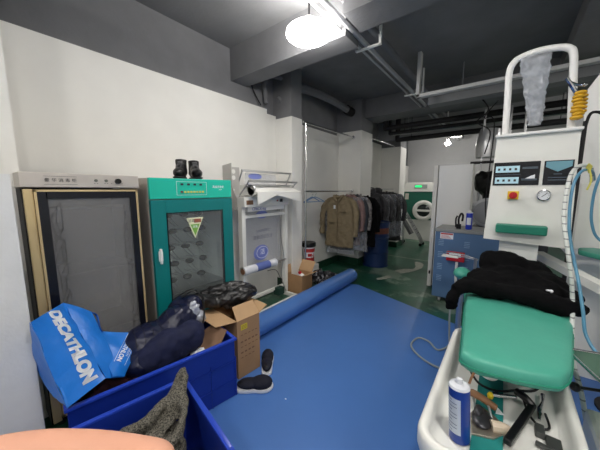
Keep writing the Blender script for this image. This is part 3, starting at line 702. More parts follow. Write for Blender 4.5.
# ================= FAR FOLDING FRAME =================
t = thing('folding_trolley', (-2.260, 7.55, 0), 'grey folded trolley frame leaning by the far column', 'trolley')
for y in (7.5, 7.62, 7.74):
    b = bm_(); tube(b, [(-2.260, y, .02), (-2.260, y, .85), (-2.220, y, .9), (-1.810, y, .25), (-1.740, y, .05)], .014, 2, 8); obj('side_rail', b, M_steel, t, True)
b = bm_()
for k in range(7):
    u = k / 7; cyl(b, (-2.22 + .42 * u, 7.5, .9 - .66 * u), (-2.22 + .42 * u, 7.74, .9 - .66 * u), .01, seg=8)
obj('rungs', b, M_dark, t, True)
b = bm_(); box(b, (-2.180, 7.52, .25), (-2.110, 7.73, .8)); b.transform(Matrix.Translation((-2.16, 7.6, .5)) @ Matrix.Rotation(R(-32), 4, 'Y') @ Matrix.Translation((2.16, -7.6, -.5))); obj('platform', b, mat('trolley_grey', (96, 98, 100), .5), t)
for x in (-2.26, -1.74):
    b = bm_(); cyl(b, (x, 7.48, .04), (x, 7.5, .04), .04); cyl(b, (x, 7.75, .04), (x, 7.77, .04), .04); obj('wheel', b, M_black, t, True)

# ================= WASHER =================
t = thing('dry_cleaning_machine', (-2.0, 8.7, 0), 'large green and white dry cleaning machine with round porthole door at the back', 'machine')
x0, x1, y = -2.52, -1.32, 8.4
b = bm_(); box(b, (x0, y, 0), (x1, y + .95, .62), .01); obj('base', b, M_white, t)
b = bm_(); box(b, (x0, y, .62), (x1, y + .95, 1.45), .01); fr = obj('front_panel', b, mat('machine_green', (16, 92, 74), .4), t)
b = bm_(); box(b, (x0, y - .02, 1.45), (x1, y + .95, 1.72), .01); hd = obj('header', b, M_white, t)
b = bm_(); box(b, (-2.2, y - .03, 1.55), (-1.85, y - .02, 1.66)); pn = obj('display_bezel', b, mat('display_grey', (150, 160, 156), .4), hd)
b = bm_(); box(b, (-2.18, y - .034, 1.58), (-2.0, y - .03, 1.63)); obj('display', b, mat('green_display', (20, 220, 110), .4, emit=1.2), pn)
cc = (-1.92, y - .0, .90)
RX = Matrix.Rotation(R(90), 4, 'X')
b = bm_(); lathe(b, [(.18, 0), (.30, 0), (.30, .04), (.27, .06), (.21, .06), (.18, .04), (.18, 0)], cc, 48, RX); dr = obj('door_ring', b, M_white, t, True, 40)
b = bm_(); lathe(b, [(0, .02), (.19, .02), (.19, .025), (.1, .05), (0, .055)], cc, 48, RX); obj('porthole', b, mat('porthole_glass', (40, 48, 48), .1), dr, True)
b = bm_(); box(b, (cc[0] - .2, y - .07, .87), (cc[0] + .2, y - .05, .93), .004); obj('door_bar', b, M_white, dr)
b = bm_(); box(b, (-2.46, y - .004, 1.22), (-2.36, y, 1.40)); obj('notice', b, M_beige, fr)

# ================= WHITE TALL CABINET =================
t = thing('tall_cabinet', (-.64, 4.7, 0), 'tall plain white cabinet standing behind the blue boiler cabinet', 'cabinet')
b = bm_(); box(b, (-.82, 4.42, .004), (-.40, 4.70, 1.86), .004); obj('body', b, M_white, t)
b = bm_(); box(b, (-.885, 4.36, .02), (-.83, 4.69, 1.86), .004); obj('door', b, M_white, t)
b = bm_(); box(b, (-.82, 4.385, .03), (-.405, 4.418, 1.855), .004); pnl = obj('side_panel', b, M_whitep, t)
b = bm_(); box(b, (-.87, 4.352, .22), (-.845, 4.36, .27), .002); obj('lock', b, M_black, t)
b = bm_(); box(b, (-.835, 4.375, 1.55), (-.825, 4.39, 1.75)); box(b, (-.835, 4.375, .3), (-.825, 4.39, .5)); obj('hinge', b, M_steel, t)

# ================= BLUE BOILER CABINET =================
t = thing('steam_boiler', (-.35, 4.1, 0), 'slate blue steam boiler cabinet on castors with louvre slots', 'boiler')
x0, x1, y0, y1 = -.715, -.02, 3.85, 4.33
b = bm_(); box(b, (x0, y0, .07), (x1, y1, .96), .008); bd = obj('body', b, M_bluecab, t)
b = bm_(); box(b, (x0 - .008, y0 - .012, .96), (x1 + .008, y1 + .01, 1.0), .006); obj('top', b, mat('grey_lid', (150, 152, 150), .5), t)
for cx_ in (x0 + .37, x0 + .08, ):
    for grpz in (.78, .62, .46, .30):
        b = bm_()
        for k in range(4): box(b, (cx_ - .035, y0 - .004, grpz + k * .022), (cx_ + .025, y0 + .001, grpz + k * .022 + .007))
        obj('louvre', b, mat('louvre_blue', (150, 178, 208), .4), bd)
b = bm_(); box(b, (x0 + .06, y0 - .003, .87), (x0 + .21, y0, .95)); nt_ = obj('warning_label', b, M_print, bd)
b = bm_(); box(b, (x0 + .065, y0 - .004, .925), (x0 + .205, y0 - .003, .945)); 
for k in range(4): box(b, (x0 + .07, y0 - .004, .878 + k * .011), (x0 + .19 - .01 * k, y0 - .003, .882 + k * .011))
obj('label_print', b, mat('red_print', (190, 70, 66), .5), nt_)
for x in (x0 + .09, x1 - .09):
    for y in (y0 + .05, y1 - .05):
        b = bm_(); cyl(b, (x - .012, y, .035), (x + .012, y, .035), .034); cs = obj('castor', b, mat('castor_grey', (170, 170, 168), .5), t, True)
        b = bm_(); box(b, (x - .018, y - .012, .04), (x + .018, y + .012, .072)); obj('fork', b, M_steel, cs)
b = bm_(); box(b, (-.56, y0 - .06, .60), (-.36, y0 - .012, .72), .006); rd = obj('control_box', b, M_red, t)
b = bm_(); box(b, (-.53, y0 - .064, .66), (-.40, y0 - .06, .70)); obj('printed_panel', b, M_print, rd)
b = bm_(); tube(b, [(-.44, y0 - .03, .60), (-.44, y0 - .035, .4), (-.42, y0 - .04, .22), (-.40, y0 - .04, .1)], .016, 3, 8); obj('drain_pipe', b, M_whitep, t, True)
def can(x, y, z, r, h, body_m, cap_m, label, tilt=0):
    t = thing('spray_can', (x, y, z), label, 'spray can')
    M = Matrix.Translation((x, y, z)) @ Matrix.Rotation(tilt, 4, 'Y')
    b = bm_(); lathe(b, [(r * .9, 0), (r, .004), (r, h * .86), (r * .98, h * .87)], (0, 0, 0), 32, M); b_ = obj('body', b, body_m, t, True)
    b = bm_(); lathe(b, [(r * 1.0, h * .865), (r * 1.02, h * .875), (r * .92, h * .905), (r * .6, h * .925), (r * .5, h * .93)], (0, 0, 0), 32, M); obj('shoulder', b, cap_m, t, True)
    b = bm_(); lathe(b, [(r * .36, h * .92), (r * .36, h * .97), (r * .28, h * .995), (0, h)], (0, 0, 0), 20, M); obj('nozzle', b, cap_m, t, True)
    return t, b_, M
M_canb = mat('can_blue', (28, 58, 190), .3)
t, cb, M = can(-.36, 3.98, 1.001, .036, .24, M_canb, M_whitep, 'small blue spray can standing on the blue boiler cabinet')
b = bm_(); V = []
for k in range(9):
    a = R(-130 + 10 * k); V.append([b.verts.new((.0368 * math.cos(a), .0368 * math.sin(a), zz)) for zz in (.06, .15)])
for p, q in zip(V, V[1:]): b.faces.new((p[0], q[0], q[1], p[1]))
b.transform(M); obj('label', b, M_print, cb)
b = bm_(); cyl(b, (-.47, 3.97, 1.001), (-.47, 3.97, 1.06), .028); tube(b, [(-.47, 3.97, 1.05), (-.475, 3.97, 1.13), (-.45, 3.97, 1.2), (-.43, 3.97, 1.17), (-.435, 3.97, 1.1)], .012, 4, 8); tube(b, [(-.50, 3.97, 1.02), (-.505, 3.96, 1.12), (-.49, 3.96, 1.17)], .01, 4, 8)
obj('black_sprayer', b, M_black, smooth=True, label='small black trigger sprayer beside the blue can on the boiler', cat='sprayer')

# ================= MACHINES BEHIND =================
t = thing('steam_press', (0, 5.1, 0), 'dark steam press with round metal drum seen in the gap beside the control panel', 'machine')
b = bm_(); box(b, (-.40, 4.9, .004), (.5, 5.5, .95), .01); obj('base', b, mat('dark_grey_enamel', (70, 72, 78), .5), t)
b = bm_(); cyl(b, (-.22, 4.75, 1.17), (-.22, 5.4, 1.17), .21, seg=36); tk = obj('metal_drum', b, M_steel, t, True)
b = bm_(); cyl(b, (-.22, 4.73, 1.17), (-.22, 4.75, 1.17), .17, seg=36); cyl(b, (-.22, 4.70, 1.17), (-.22, 4.73, 1.17), .04); obj('end_cap', b, mat('drum_cap', (150, 152, 156), .35, .8), tk, True)
b = bm_(); ell(b, (-.18, 5.05, 1.60), (.26, .25, .2)); box(b, (-.3, 4.95, 1.35), (.3, 5.3, 1.5)); ell(b, (-.33, 4.95, 1.68), (.09, .09, .11)); cloth('press_head', b, M_black, t, .02, ((.12, .05),), 2)
for x in (-.36, -.05, .12):
    b = bm_(); cyl(b, (x, 5.0, 1.3), (x, 5.0, 2.7), .015); obj('riser_pipe', b, M_steel, t, True)
b = bm_(); cyl(b, (-.5, 5.0, 1.92), (.4, 5.0, 1.92), .02); obj('cross_pipe', b, M_dark, t, True)
b = bm_(); tube(b, [(-.30, 5.1, 2.0), (-.30, 5.1, 2.2), (-.28, 5.1, 2.42)], .14, 4, 24, rr=[.15, .16, .13]); obj('extract_bag', b, mat('silver_foil', (205, 206, 208), .3, .7, bump=.5, bscale=20), t, True)
b = bm_(); tube(b, [(-.44, 4.6, 2.82), (-.3, 4.6, 2.6), (-.42, 4.6, 2.45), (-.26, 4.6, 2.3), (-.30, 4.6, 2.0)], .009, 6, 6); tube(b, [(-.2, 4.62, 2.7), (-.34, 4.62, 2.5), (-.22, 4.62, 2.4), (-.24, 4.6, 1.4), (-.2, 4.6, 1.0)], .008, 6, 6); obj('tangled_cable', b, M_dark, smooth=True, label='tangled dark cables dangling left of the control panel', cat='cable')

# ================= FINISHING MACHINE =================
t = thing('spotting_machine', (.1, 2.5, 0), 'white laundry spotting machine with control panel, gauge and bent white tube arch on top', 'machine')
b = bm_(); P = [(-.118, 2.4, 1.14), (.345, 2.4, 1.12), (.325, 2.4, 1.875), (-.09, 2.4, 1.865)]
prism(b, P, (0, .30, 0)); bd = obj('control_body', b, M_cream, t)
b = bm_(); box(b, (-.10, 2.37, 1.865), (.335, 2.72, 1.885), .006); obj('top_shelf', b, M_whitep, t)
b = bm_(); box(b, (-.02, 2.46, .004), (.20, 2.66, 1.14), .006); obj('column', b, M_cream, t)
b = bm_(); box(b, (-.16, 2.3, .004), (.4, 2.9, .14), .01); obj('foot', b, M_cream, t)
def panel(x0, x1, z0, z1, m_, nm, par, y=2.4, th=.006, bev=.002):
    b = bm_(); box(b, (x0, y - th, z0), (x1, y, z1), bev); return obj(nm, b, m_, par)
pnl = panel(-.092, .158, 1.533, 1.692, M_frame, 'display_panel', bd)
M_lcd = mat('pale_display', (176, 210, 222), .4, emit=.12)
for z in (1.622, 1.545):
    d = panel(-.080, .052, z, z + .044, M_lcd, 'display', pnl, 2.394, .002, 0)
    for k in range(4): panel(-.068 + k * .031, -.055 + k * .031, z + .014, z + .029, M_dprint, 'digit_mark', d, 2.392, .001, 0)
    panel(.066, .146, z + .02, z + .034, mat('panel_text_grey', (74, 86, 96), .5), 'printed_text', pnl, 2.394, .001, 0)
b = bm_(); prism(b, [(.085, 2.3935, 1.577), (.135, 2.3935, 1.577), (.135, 2.3935, 1.604), (.115, 2.3935, 1.596)], (0, -.001, 0)); obj('printed_swoosh', b, M_print, pnl)
panel(-.08, .06, 1.604, 1.608, mat('panel_text_grey', (74, 86, 96), .5), 'printed_line', pnl, 2.394, .001, 0)
p2 = panel(.176, .316, 1.533, 1.69, M_frame, 'guide_panel', bd)
b = bm_(); prism(b, [(.184, 2.3935, 1.650), (.184, 2.3935, 1.684), (.308, 2.3935, 1.684), (.308, 2.3935, 1.650), (.243, 2.3935, 1.618)], (0, -.001, 0)); obj('printed_chevron', b, mat('chevron_teal', (110, 160, 176), .5), p2)
for z, a_, c_ in ((1.600, .225, .265), (1.578, .20, .29), (1.562, .20, .29)): panel(a_, c_, z, z + .006, mat('panel_text_grey', (74, 86, 96), .5), 'printed_line', p2, 2.394, .001, 0)
sw = panel(.0, .062, 1.435, 1.492, M_yellow, 'switch_plate', bd, 2.4, .012)
b = bm_(); cyl(b, (.031, 2.388, 1.463), (.031, 2.36, 1.463), .023); box(b, (.025, 2.348, 1.443), (.037, 2.362, 1.483), .002); obj('emergency_switch', b, M_red, sw, True)
b = bm_(); lathe(b, [(0, 0), (.037, 0), (.037, .02), (.032, .022), (.031, .018), (0, .018)], (.190, 2.4, 1.465), 32, RX); gg = obj('pressure_gauge', b, M_chrome, bd, True, 30)
b = bm_(); cyl(b, (.190, 2.3815, 1.465), (.190, 2.3805, 1.465), .030, seg=32); gf = obj('dial', b, M_print, gg)
b = bm_(); cyl(b, (.179, 2.379, 1.455), (.207, 2.379, 1.481), .0016, seg=6)
for k in range(9):
    a = R(-40 + 260 * k / 8); cyl(b, (.190 + .022 * math.cos(a), 2.3795, 1.465 + .022 * math.sin(a)), (.190 + .028 * math.cos(a), 2.3795, 1.465 + .028 * math.sin(a)), .001, seg=4)
obj('needle', b, M_dprint, gf)
panel(-.048, .225, 1.20, 1.262, mat('handle_green', (24, 122, 100), .5), 'green_handle', bd, 2.4, .07, .008)
# tube arch with plastic tubing bag
b = bm_(); tube(b, [(-.05, 2.52, 1.885), (-.055, 2.52, 2.15), (-.06, 2.52, 2.33), (-.035, 2.52, 2.40), (.02, 2.52, 2.425), (.10, 2.52, 2.435), (.19, 2.52, 2.425), (.24, 2.52, 2.405), (.262, 2.52, 2.36), (.275, 2.52, 2.2), (.295, 2.52, 1.885)], .021, 6, 14); obj('tube_arch', b, M_whitep, t, True)
b = bm_(); LP = []
for i in range(25):
    u = i / 24; z = 2.40 - .455 * u; hw = .085 * (1 - u) + .036 * u; cx_ = .074 + .036 * u
    LP.append([b.verts.new((cx_ + hw * math.cos(6.283 * k / 28), 2.50 + .03 * math.sin(6.283 * k / 28), z)) for k in range(28)])
for p, q in zip(LP, LP[1:]):
    for k in range(28): b.faces.new((p[k], p[(k + 1) % 28], q[(k + 1) % 28], q[k]))
me = bake(b, [('SUBSURF', dict(levels=1)), ('DISPLACE', dict(texture=clouds(.035), strength=.03, texture_coords='GLOBAL'))])
link('clear_sleeve', me, glass('crinkled_film', (232, 236, 242), .3, .12), t, True, 180)
b = bm_()
for k in range(8): ell(b, (.305 + .006 * math.sin(k * 2.1), 2.46, 1.955 + k * .021), (.032 - .002 * (k % 3), .03, .015))
for k in range(5): ell(b, (.335, 2.46 + .004 * k, 1.99 + k * .024), (.014, .02, .010))
sp = obj('yellow_cover', b, M_amber, t, True)
b = bm_(); tube(b, [(.29, 2.47, 2.11), (.265, 2.45, 2.15), (.235, 2.44, 2.20)], .011, 3, 8); tube(b, [(.25, 2.45, 2.18), (.29, 2.45, 2.15), (.315, 2.45, 2.15)], .008, 2, 8); ell(b, (.32, 2.45, 2.145), (.014, .014, .010)); obj('spray_gun', b, M_chrome, t, True)
b = bm_(); cyl(b, (.375, 2.65, .2), (.375, 2.65, 1.96), .012); tube(b, [(.375, 2.65, 1.9), (.39, 2.62, 2.0), (.44, 2.58, 1.98), (.46, 2.55, 1.9)], .009, 5, 8); obj('hose_stand', b, M_dark, t, True)
b = bm_(); prism(b, [(.20, 2.88, .95), (.44, 2.12, .93), (.50, 2.12, .93), (.27, 2.9, .95)], (0, 0, .05)); prism(b, [(.17, 2.80, .80), (.33, 2.5, .78), (.37, 2.5, .78), (.22, 2.82, .8)], (0, 0, .04)); obj('side_arm', b, M_cream, t)
# striped hose etc
def hose(name, pts, r, m_, label, cat='hose', n=8, seg=10):
    b = bm_(); tube(b, pts, r, n, seg); return obj(name, b, m_, None, True, 60, label=label, cat=cat)
m_st = mat('striped_hose', (206, 210, 208), .5); nt = m_st.node_tree
wv = nt.nodes.new('ShaderNodeTexWave'); wv.inputs['Scale'].default_value = 9; wv.bands_direction = 'Z'; wv.inputs['Distortion'].default_value = .6
tc = nt.nodes.new('ShaderNodeTexCoord'); rr_ = nt.nodes.new('ShaderNodeValToRGB'); rr_.color_ramp.elements[0].position = .02; rr_.color_ramp.elements[1].position = .09
rr_.color_ramp.elements[0].color = (*lin((120, 124, 126)), 1); rr_.color_ramp.elements[1].color = (*lin((206, 210, 206)), 1)
nt.links.new(tc.outputs['Object'], wv.inputs[0]); nt.links.new(wv.outputs[1], rr_.inputs[0]); nt.links.new(rr_.outputs[0], nt.nodes['Principled BSDF'].inputs['Base Color'])
hose('steam_hose', [(.375, 2.25, 1.55), (.34, 2.1, 1.62), (.285, 2.0, 1.625), (.25, 1.95, 1.58), (.235, 1.9, 1.48), (.232, 1.85, 1.36), (.245, 1.78, 1.24), (.268, 1.75, 1.1), (.285, 1.74, .97), (.28, 1.64, .86), (.283, 1.56, .76), (.31, 1.52, .66), (.34, 1.46, .5)], .009, m_st, 'pale wrapped hose with dark stripes running down in front of the spotting machine')
M_bh = mat('blue_hose', (84, 140, 170), .35)
hose('air_hose', [(.39, 2.28, 1.56), (.35, 2.12, 1.60), (.30, 2.02, 1.60), (.268, 1.97, 1.54), (.258, 1.93, 1.42), (.262, 1.87, 1.28), (.285, 1.82, 1.15), (.30, 1.76, 1.06), (.315, 1.70, .95), (.33, 1.66, .85), (.38, 1.6, .8), (.5, 1.6, .86)], .007, M_bh, 'translucent blue air hose twisted along the striped hose')
hose('air_hose', [(.46, 2.36, 1.66), (.415, 2.3, 1.58), (.40, 2.3, 1.45), (.41, 2.3, 1.3), (.46, 2.3, 1.2), (.60, 2.25, 1.15)], .007, M_bh, 'looping blue air hose at the far right edge')
b = bm_(); 
for k in range(4): tube(b, [(.315 + .004 * k, 2.05, 1.60), (.32 + .004 * k, 2.03, 1.635 - .004 * k), (.33, 2.06, 1.59)], .004, 3, 6)
tube(b, [(.325, 2.03, 1.61), (.335, 2.02, 1.55), (.325, 2.02, 1.50)], .004, 4, 6); obj('yellow_tie', b, mat('pale_yellow_string', (214, 206, 96), .6), smooth=True, label='pale yellow string tied round the hoses', cat='string')

# second white machine at the right edge
t = thing('garment_finisher', (.8, 3.1, 0), 'big white machine cut off by the right edge of the photo', 'machine')
b = bm_(); prism(b, [(.40, 2.9, 1.0), (.40, 2.9, 2.22), (.47, 2.9, 2.36), (1.2, 2.9, 2.36), (1.2, 2.9, 1.0)], (0, .5, 0)); obj('body', b, M_whitep, t)
b = bm_(); box(b, (.46, 2.95, .004), (1.15, 3.35, 1.0)); obj('base', b, M_cream, t)
b = bm_(); box(b, (.43, 2.885, 1.05), (1.17, 2.9, 1.55), .004); obj('door', b, M_cream, t)
t = thing('sleeve_board', (.62, 2.6, .9), 'narrow green padded sleeve board on a post at the right edge', 'ironing board')
b = bm_(); prism(b, [(.42, 2.62, 1.05), (.44, 2.75, 1.05), (.52, 2.8, 1.05), (.95, 2.62, 1.05), (.95, 2.3, 1.05), (.6, 2.35, 1.05)], (0, 0, .035)); me = bake(b, [('BEVEL', dict(width=.012, segments=3))]); link('pad', me, M_pad, t, True, 60)
b = bm_(); cyl(b, (.75, 2.6, .004), (.75, 2.6, 1.049), .03); cyl(b, (.75, 2.6, .004), (.75, 2.6, .02), .15); obj('post', b, M_dark, t, True)

# low steel stand at lower right
t = thing('steel_stand', (.5, 1.35, 0), 'steel edged stand with a clear green sheet at the lower right edge', 'stand')
b = bm_(); cyl(b, (.235, 1.46, .86), (.36, 1.08, .86), .006); cyl(b, (.235, 1.46, .86), (.8, 1.62, .86), .006); obj('edge_bar', b, M_chrome, t, True)
b = bm_(); prism(b, [(.24, 1.46, .852), (.36, 1.08, .852), (.95, 1.25, .852), (.8, 1.62, .852)], (0, 0, .006)); obj('sheet', b, glass('green_tinted_sheet', (120, 160, 140), .35), t)
for x, y in ((.50, 1.50), (.42, 1.15), (.78, 1.57), (.9, 1.27)):
    b = bm_(); cyl(b, (x, y, .004), (x, y, .852), .014); obj('leg', b, M_dark, t, True)
b = bm_(); box(b, (.32, 1.18, .50), (.75, 1.5, .62), .02); obj('tub', b, M_cream, t)
b = bm_(); ell(b, (.268, 1.40, .74), (.016, .018, .018)); cyl(b, (.268, 1.40, .74), (.5, 1.5, .74), .006); obj('knob', b, M_black, t, True)

# ================= IRONING TABLE =================
t = thing('ironing_table', (.05, 1.2, 0), 'cream ironing table with raised rim tray and green padded board above', 'ironing table')
def rrect(x0, x1, y0, y1, r, n=8):
    P = []
    for cx_, cy_, a0 in ((x1 - r, y1 - r, 0), (x0 + r, y1 - r, 90), (x0 + r, y0 + r, 180), (x1 - r, y0 + r, 270)):
        for k in range(n + 1):
            a = R(a0 + 90 * k / n); P.append((cx_ + r * math.cos(a), cy_ + r * math.sin(a)))
    return P
b = bm_(); x0, x1, y0, y1 = -.18, .262, .815, 1.72
loops = []
for inset, z in ((.05, .60), (.012, .62), (0, .66), (0, .705), (.006, .718), (.018, .722), (.03, .716), (.036, .70), (.04, .678), (.06, .668)):
    loops.append([b.verts.new((x, y, z)) for x, y in rrect(x0 + inset, x1 - inset, y0 + inset, y1 - inset, max(.02, .085 - inset))])
for p, q in zip(loops, loops[1:]):
    n = len(p)
    for k in range(n): b.faces.new((p[k], p[(k + 1) % n], q[(k + 1) % n], q[k]))
b.faces.new(loops[-1]); b.faces.new(loops[0][::-1])
obj('tray', b, M_cream, t, True, 60)
b = bm_(); box(b, (-.06, 1.25, .05), (.16, 1.6, .60), .01); obj('pedestal', b, M_cream, t)
b = bm_(); box(b, (-.14, 1.0, .005), (.22, 1.68, .05), .01); obj('foot', b, M_cream, t)
b = bm_(); cyl(b, (.05, 1.5, .665), (.08, 1.62, .825), .03); cyl(b, (.02, 1.62, .665), (.02, 1.66, .825), .02); obj('board_support', b, M_dark, t, True)
# padded board
b = bm_(); 
top = [(-.092, 1.105), (-.112, 1.35), (-.138, 1.66), (-.165, 1.95), (-.15, 2.15), (-.05, 2.27), (.15, 2.28), (.30, 2.2), (.335, 2.0), (.305, 1.80), (.27, 1.55), (.235, 1.3), (.205, 1.175), (.16, 1.13), (.05, 1.095), (-.05, 1.082)]
Q = [q for q in catmull([(x, y, 0) for x, y in top + top[:1]], 4)][:-1]; cx_ = .07; cy_ = 1.65
loops = []
for s, z in ((.90, .838), (.985, .842), (1.0, .855), (1.0, .872), (.985, .888), (.95, .896), (.8, .900), (.4, .902)):
    loops.append([b.verts.new((cx_ + (q.x - cx_) * s, cy_ + (q.y - cy_) * (1 - (1 - s) * .35), z + ((.006 * noise.noise(q * 14)) if z < .87 else 0))) for q in Q])
for p, q in zip(loops, loops[1:]):
    n = len(p)
    for k in range(n): b.faces.new((p[k], p[(k + 1) % n], q[(k + 1) % n], q[k]))
b.faces.new(loops[-1]); b.faces.new(loops[0][::-1])
pd = obj('padded_board', b, M_pad, t, True, 80)
b = bm_(); 
Pn = [(cx_ + (q.x - cx_) * 1.004, cy_ + (q.y - cy_) * 1.002, .858) for q in Q]
tube(b, Pn + Pn[:1], .0035, 1, 6); obj('cover_hem', b, mat('hem_green', (30, 140, 112), .5), pd, True)
b = bm_(); box(b, (-.06, 1.16, .822), (.14, 2.1, .838)); obj('under_plate', b, mat('dark_blue_plate', (32, 50, 84), .4), t)
b = bm_(); ell(b, (.0, 1.19, .80), (.032, .03, .024)); obj('white_knob', b, M_whitep, t, True)

# black jacket on the board
b = bm_()
tube(b, [(-.20, 1.70, .93), (-.14, 1.74, .955), (0, 1.76, .955), (.14, 1.76, .95), (.26, 1.74, .94), (.33, 1.82, .93)], .05, 6, 16, rr=[.035, .05, .045, .05, .045, .03])
ell(b, (.0, 1.95, .96), (.17, .16, .065)); ell(b, (.16, 1.95, .955), (.17, .17, .06)); ell(b, (.02, 2.12, 1.02), (.14, .12, .09)); ell(b, (-.03, 2.1, 1.04), (.09, .09, .075)); ell(b, (.27, 1.98, .93), (.09, .14, .045)); ell(b, (.14, 2.12, .99), (.12, .1, .08)); ell(b, (.2, 2.0, .99), (.1, .1, .05))
tube(b, [(-.19, 1.70, .92), (-.205, 1.70, .86), (-.2, 1.72, .82)], .035, 3, 10); tube(b, [(.0, 2.0, 1.02), (.1, 1.95, 1.03), (.2, 1.9, .99), (.3, 1.86, .95)], .03, 4, 10)
cloth('black_jacket', b, M_blackc, None, .01, ((.10, .03), (.05, .01)), 7, None, label='black velour jacket heaped on the far end of the green ironing board', cat='jacket')
b = bm_(); ell(b, (.205, 1.80, .992), (.012, .006, .005)); ell(b, (.215, 1.80, .990), (.007, .006, .009)); obj('white_tag', b, M_print, smooth=True, label='tiny white tag on the black jacket', cat='tag')
# green small bowl-like puff board beside jacket
b = bm_(); ell(b, (-.235, 2.40, .845), (.06, .08, .045)); obj('puff_iron', b, M_pad, smooth=True, label='rounded green padded form showing behind the left of the black jacket', cat='pressing form')
b = bm_(); cyl(b, (-.235, 2.40, .004), (-.235, 2.40, .81), .02); bpy.context.view_layer.update(); o = obj('post', b, M_steel, bpy.data.objects['puff_iron'], True)
t = thing('wire_tool_tray', (-.38, 3.2, .75), 'thin steel wire arms with pale clamps in front of the blue boiler', 'tool holder')
b = bm_(); 
for dy in (0, .04): tube(b, [(-.50, 3.3 + dy, .78 + dy * .5), (-.36, 3.22 + dy, .80 + dy * .4), (-.18, 3.1 + dy, .81)], .006, 4, 8)
obj('wire_arm', b, M_chrome, t, True)
b = bm_(); box(b, (-.52, 3.2, .775), (-.36, 3.3, .79), .004); obj('clamp_plate', b, M_cream, t)
b = bm_(); cyl(b, (-.2, 3.12, .004), (-.2, 3.12, .82), .014); cyl(b, (-.2, 3.12, .004), (-.2, 3.12, .02), .1); obj('post', b, M_steel, t, True)

# tools in the tray
t, cb, M = can(-.062, .955, .6695, .031, .215, mat('spray_can_blue', (24, 58, 142), .3), mat('pale_grey_cap', (214, 218, 224), .35), 'blue spray can with white label standing in the ironing tray corner', R(-4))
b = bm_(); V = []
for k in range(14):
    a = R(-180 + 8 * k); V.append([b.verts.new((.0313 * math.cos(a), .0313 * math.sin(a), zz)) for zz in (.035, .158)])
for p, q in zip(V, V[1:]): b.faces.new((p[0], q[0], q[1], p[1]))
b.transform(M); lb_ = obj('label', b, mat('can_label', (190, 200, 216), .5), cb, True)
b = bm_()
for i, z in enumerate((.150, .14, .128, .116, .104, .092, .08, .068, .056, .044)):
    V = []
    n_ = 9 if i % 3 else 6
    for k in range(n_):
        a = R(-168 + 9 * k); V.append([b.verts.new((.0317 * math.cos(a), .0317 * math.sin(a), z + d)) for d in (-.0015, .0015)])
    for p, q in zip(V, V[1:]): b.faces.new((p[0], q[0], q[1], p[1]))
b.transform(M); obj('label_print', b, mat('grey_blue_print', (110, 122, 150), .5), lb_)
b = bm_(); tube(b, [(-.05, .985, .86), (-.045, .985, .885), (-.04, .99, .90)], .004, 3, 6); obj('straw', b, M_orange, cb, True)
t = thing('steam_iron', (.02, .98, .67), 'steam iron with brown wooden handle lying beside the blue spray can', 'iron')
b = bm_(); P = [(-.03, .985), (-.045, 1.08), (-.02, 1.15), (.03, 1.12), (.072, 1.075), (.03, 1.01)]
prism(b, [(x, y, .672) for x, y in P], (0, 0, .012)); me = bake(b, [('BEVEL', dict(width=.003, segments=2))]); link('sole_plate', me, mat('worn_steel', (168, 160, 148), .35, .8), t)
b = bm_(); ell(b, (-.008, 1.07, .690), (.032, .05, .013)); ell(b, (-.02, 1.09, .70), (.015, .03, .012)); obj('body', b, mat('dark_metal', (62, 62, 66), .35, .6), t, True)
b = bm_(); tube(b, [(-.062, 1.165, .70), (-.045, 1.155, .715), (-.01, 1.14, .718), (.03, 1.135, .705)], .013, 4, 12, rr=[.009, .014, .013, .012]); obj('handle', b, M_orange, t, True)
b = bm_(); tube(b, [(-.03, 1.1, .69), (-.04, 1.155, .71), (-.0, 1.14, .712), (.02, 1.09, .69)], .004, 3, 6); obj('handle_post', b, M_steel, t, True)
b = bm_(); tube(b, [(.02, 1.05, .692), (.05, 1.062, .694), (.078, 1.078, .69)], .014, 3, 10, rr=[.02, .018, .006]); obj('tip_cover', b, mat('pale_wood_tip', (206, 190, 168), .5), t, True)
b = bm_(); sheet(b, [(-.03, .88, .676), (.055, .88, .676), (.05, 1.40, .676), (-.035, 1.40, .676)], 6, 24, .004, 12, .003, 1); obj('teal_cloth_strap', b, mat('teal_cloth', (20, 128, 124), .6, vary=.2), smooth=True, label='teal cloth strip lying under the tools in the tray', cat='cloth')
b = bm_(); box(b, (-.011, -.13, -.010), (.011, .13, .010), .004); b.transform(Matrix.Translation((.10, 1.12, .70)) @ Matrix.Rotation(R(-17), 4, 'Z')); lv = obj('black_lever', b, M_black, label='black straight handle lying diagonally in the ironing tray', cat='handle')
b = bm_(); tube(b, [(.135, 1.24, .70), (.115, 1.25, .715), (.09, 1.27, .715)], .014, 3, 10); obj('trigger', b, M_black, lv, True)
def brush(pts, r, m_, label, cat, nm):
    b = bm_(); tube(b, pts, r, 5, 8); return obj(nm, b, m_, smooth=True, label=label, cat=cat)
brush([(-.07, 1.30, .72), (-.03, 1.24, .71), (.03, 1.25, .70), (.09, 1.30, .70), (.15, 1.36, .69), (.19, 1.46, .69)], .0045, M_dark, 'dark rubber hose curling across the tray under the green board', 'hose', 'rubber_hose')
brush([(.105, 1.28, .71), (.125, 1.2, .69), (.155, 1.165, .68), (.18, 1.18, .68), (.175, 1.25, .68)], .004, M_black, 'black cable curled at the right side of the tray', 'cable', 'tool_cable')
b = bm_(); cyl(b, (.03, 1.22, .70), (.09, 1.255, .70), .007); cyl(b, (.015, 1.215, .70), (.035, 1.225, .70), .011); nz = obj('spray_nozzle', b, M_chrome, smooth=True, label='chrome nozzle beside the yellow cap in the tray', cat='nozzle')
b = bm_(); lathe(b, [(.009, 0), (.011, .012), (.007, .02), (0, .02)], (.01, 1.19, .70)); obj('bottle_stopper', b, M_yellow, smooth=True, label='small yellow stopper in the middle of the tray', cat='stopper')
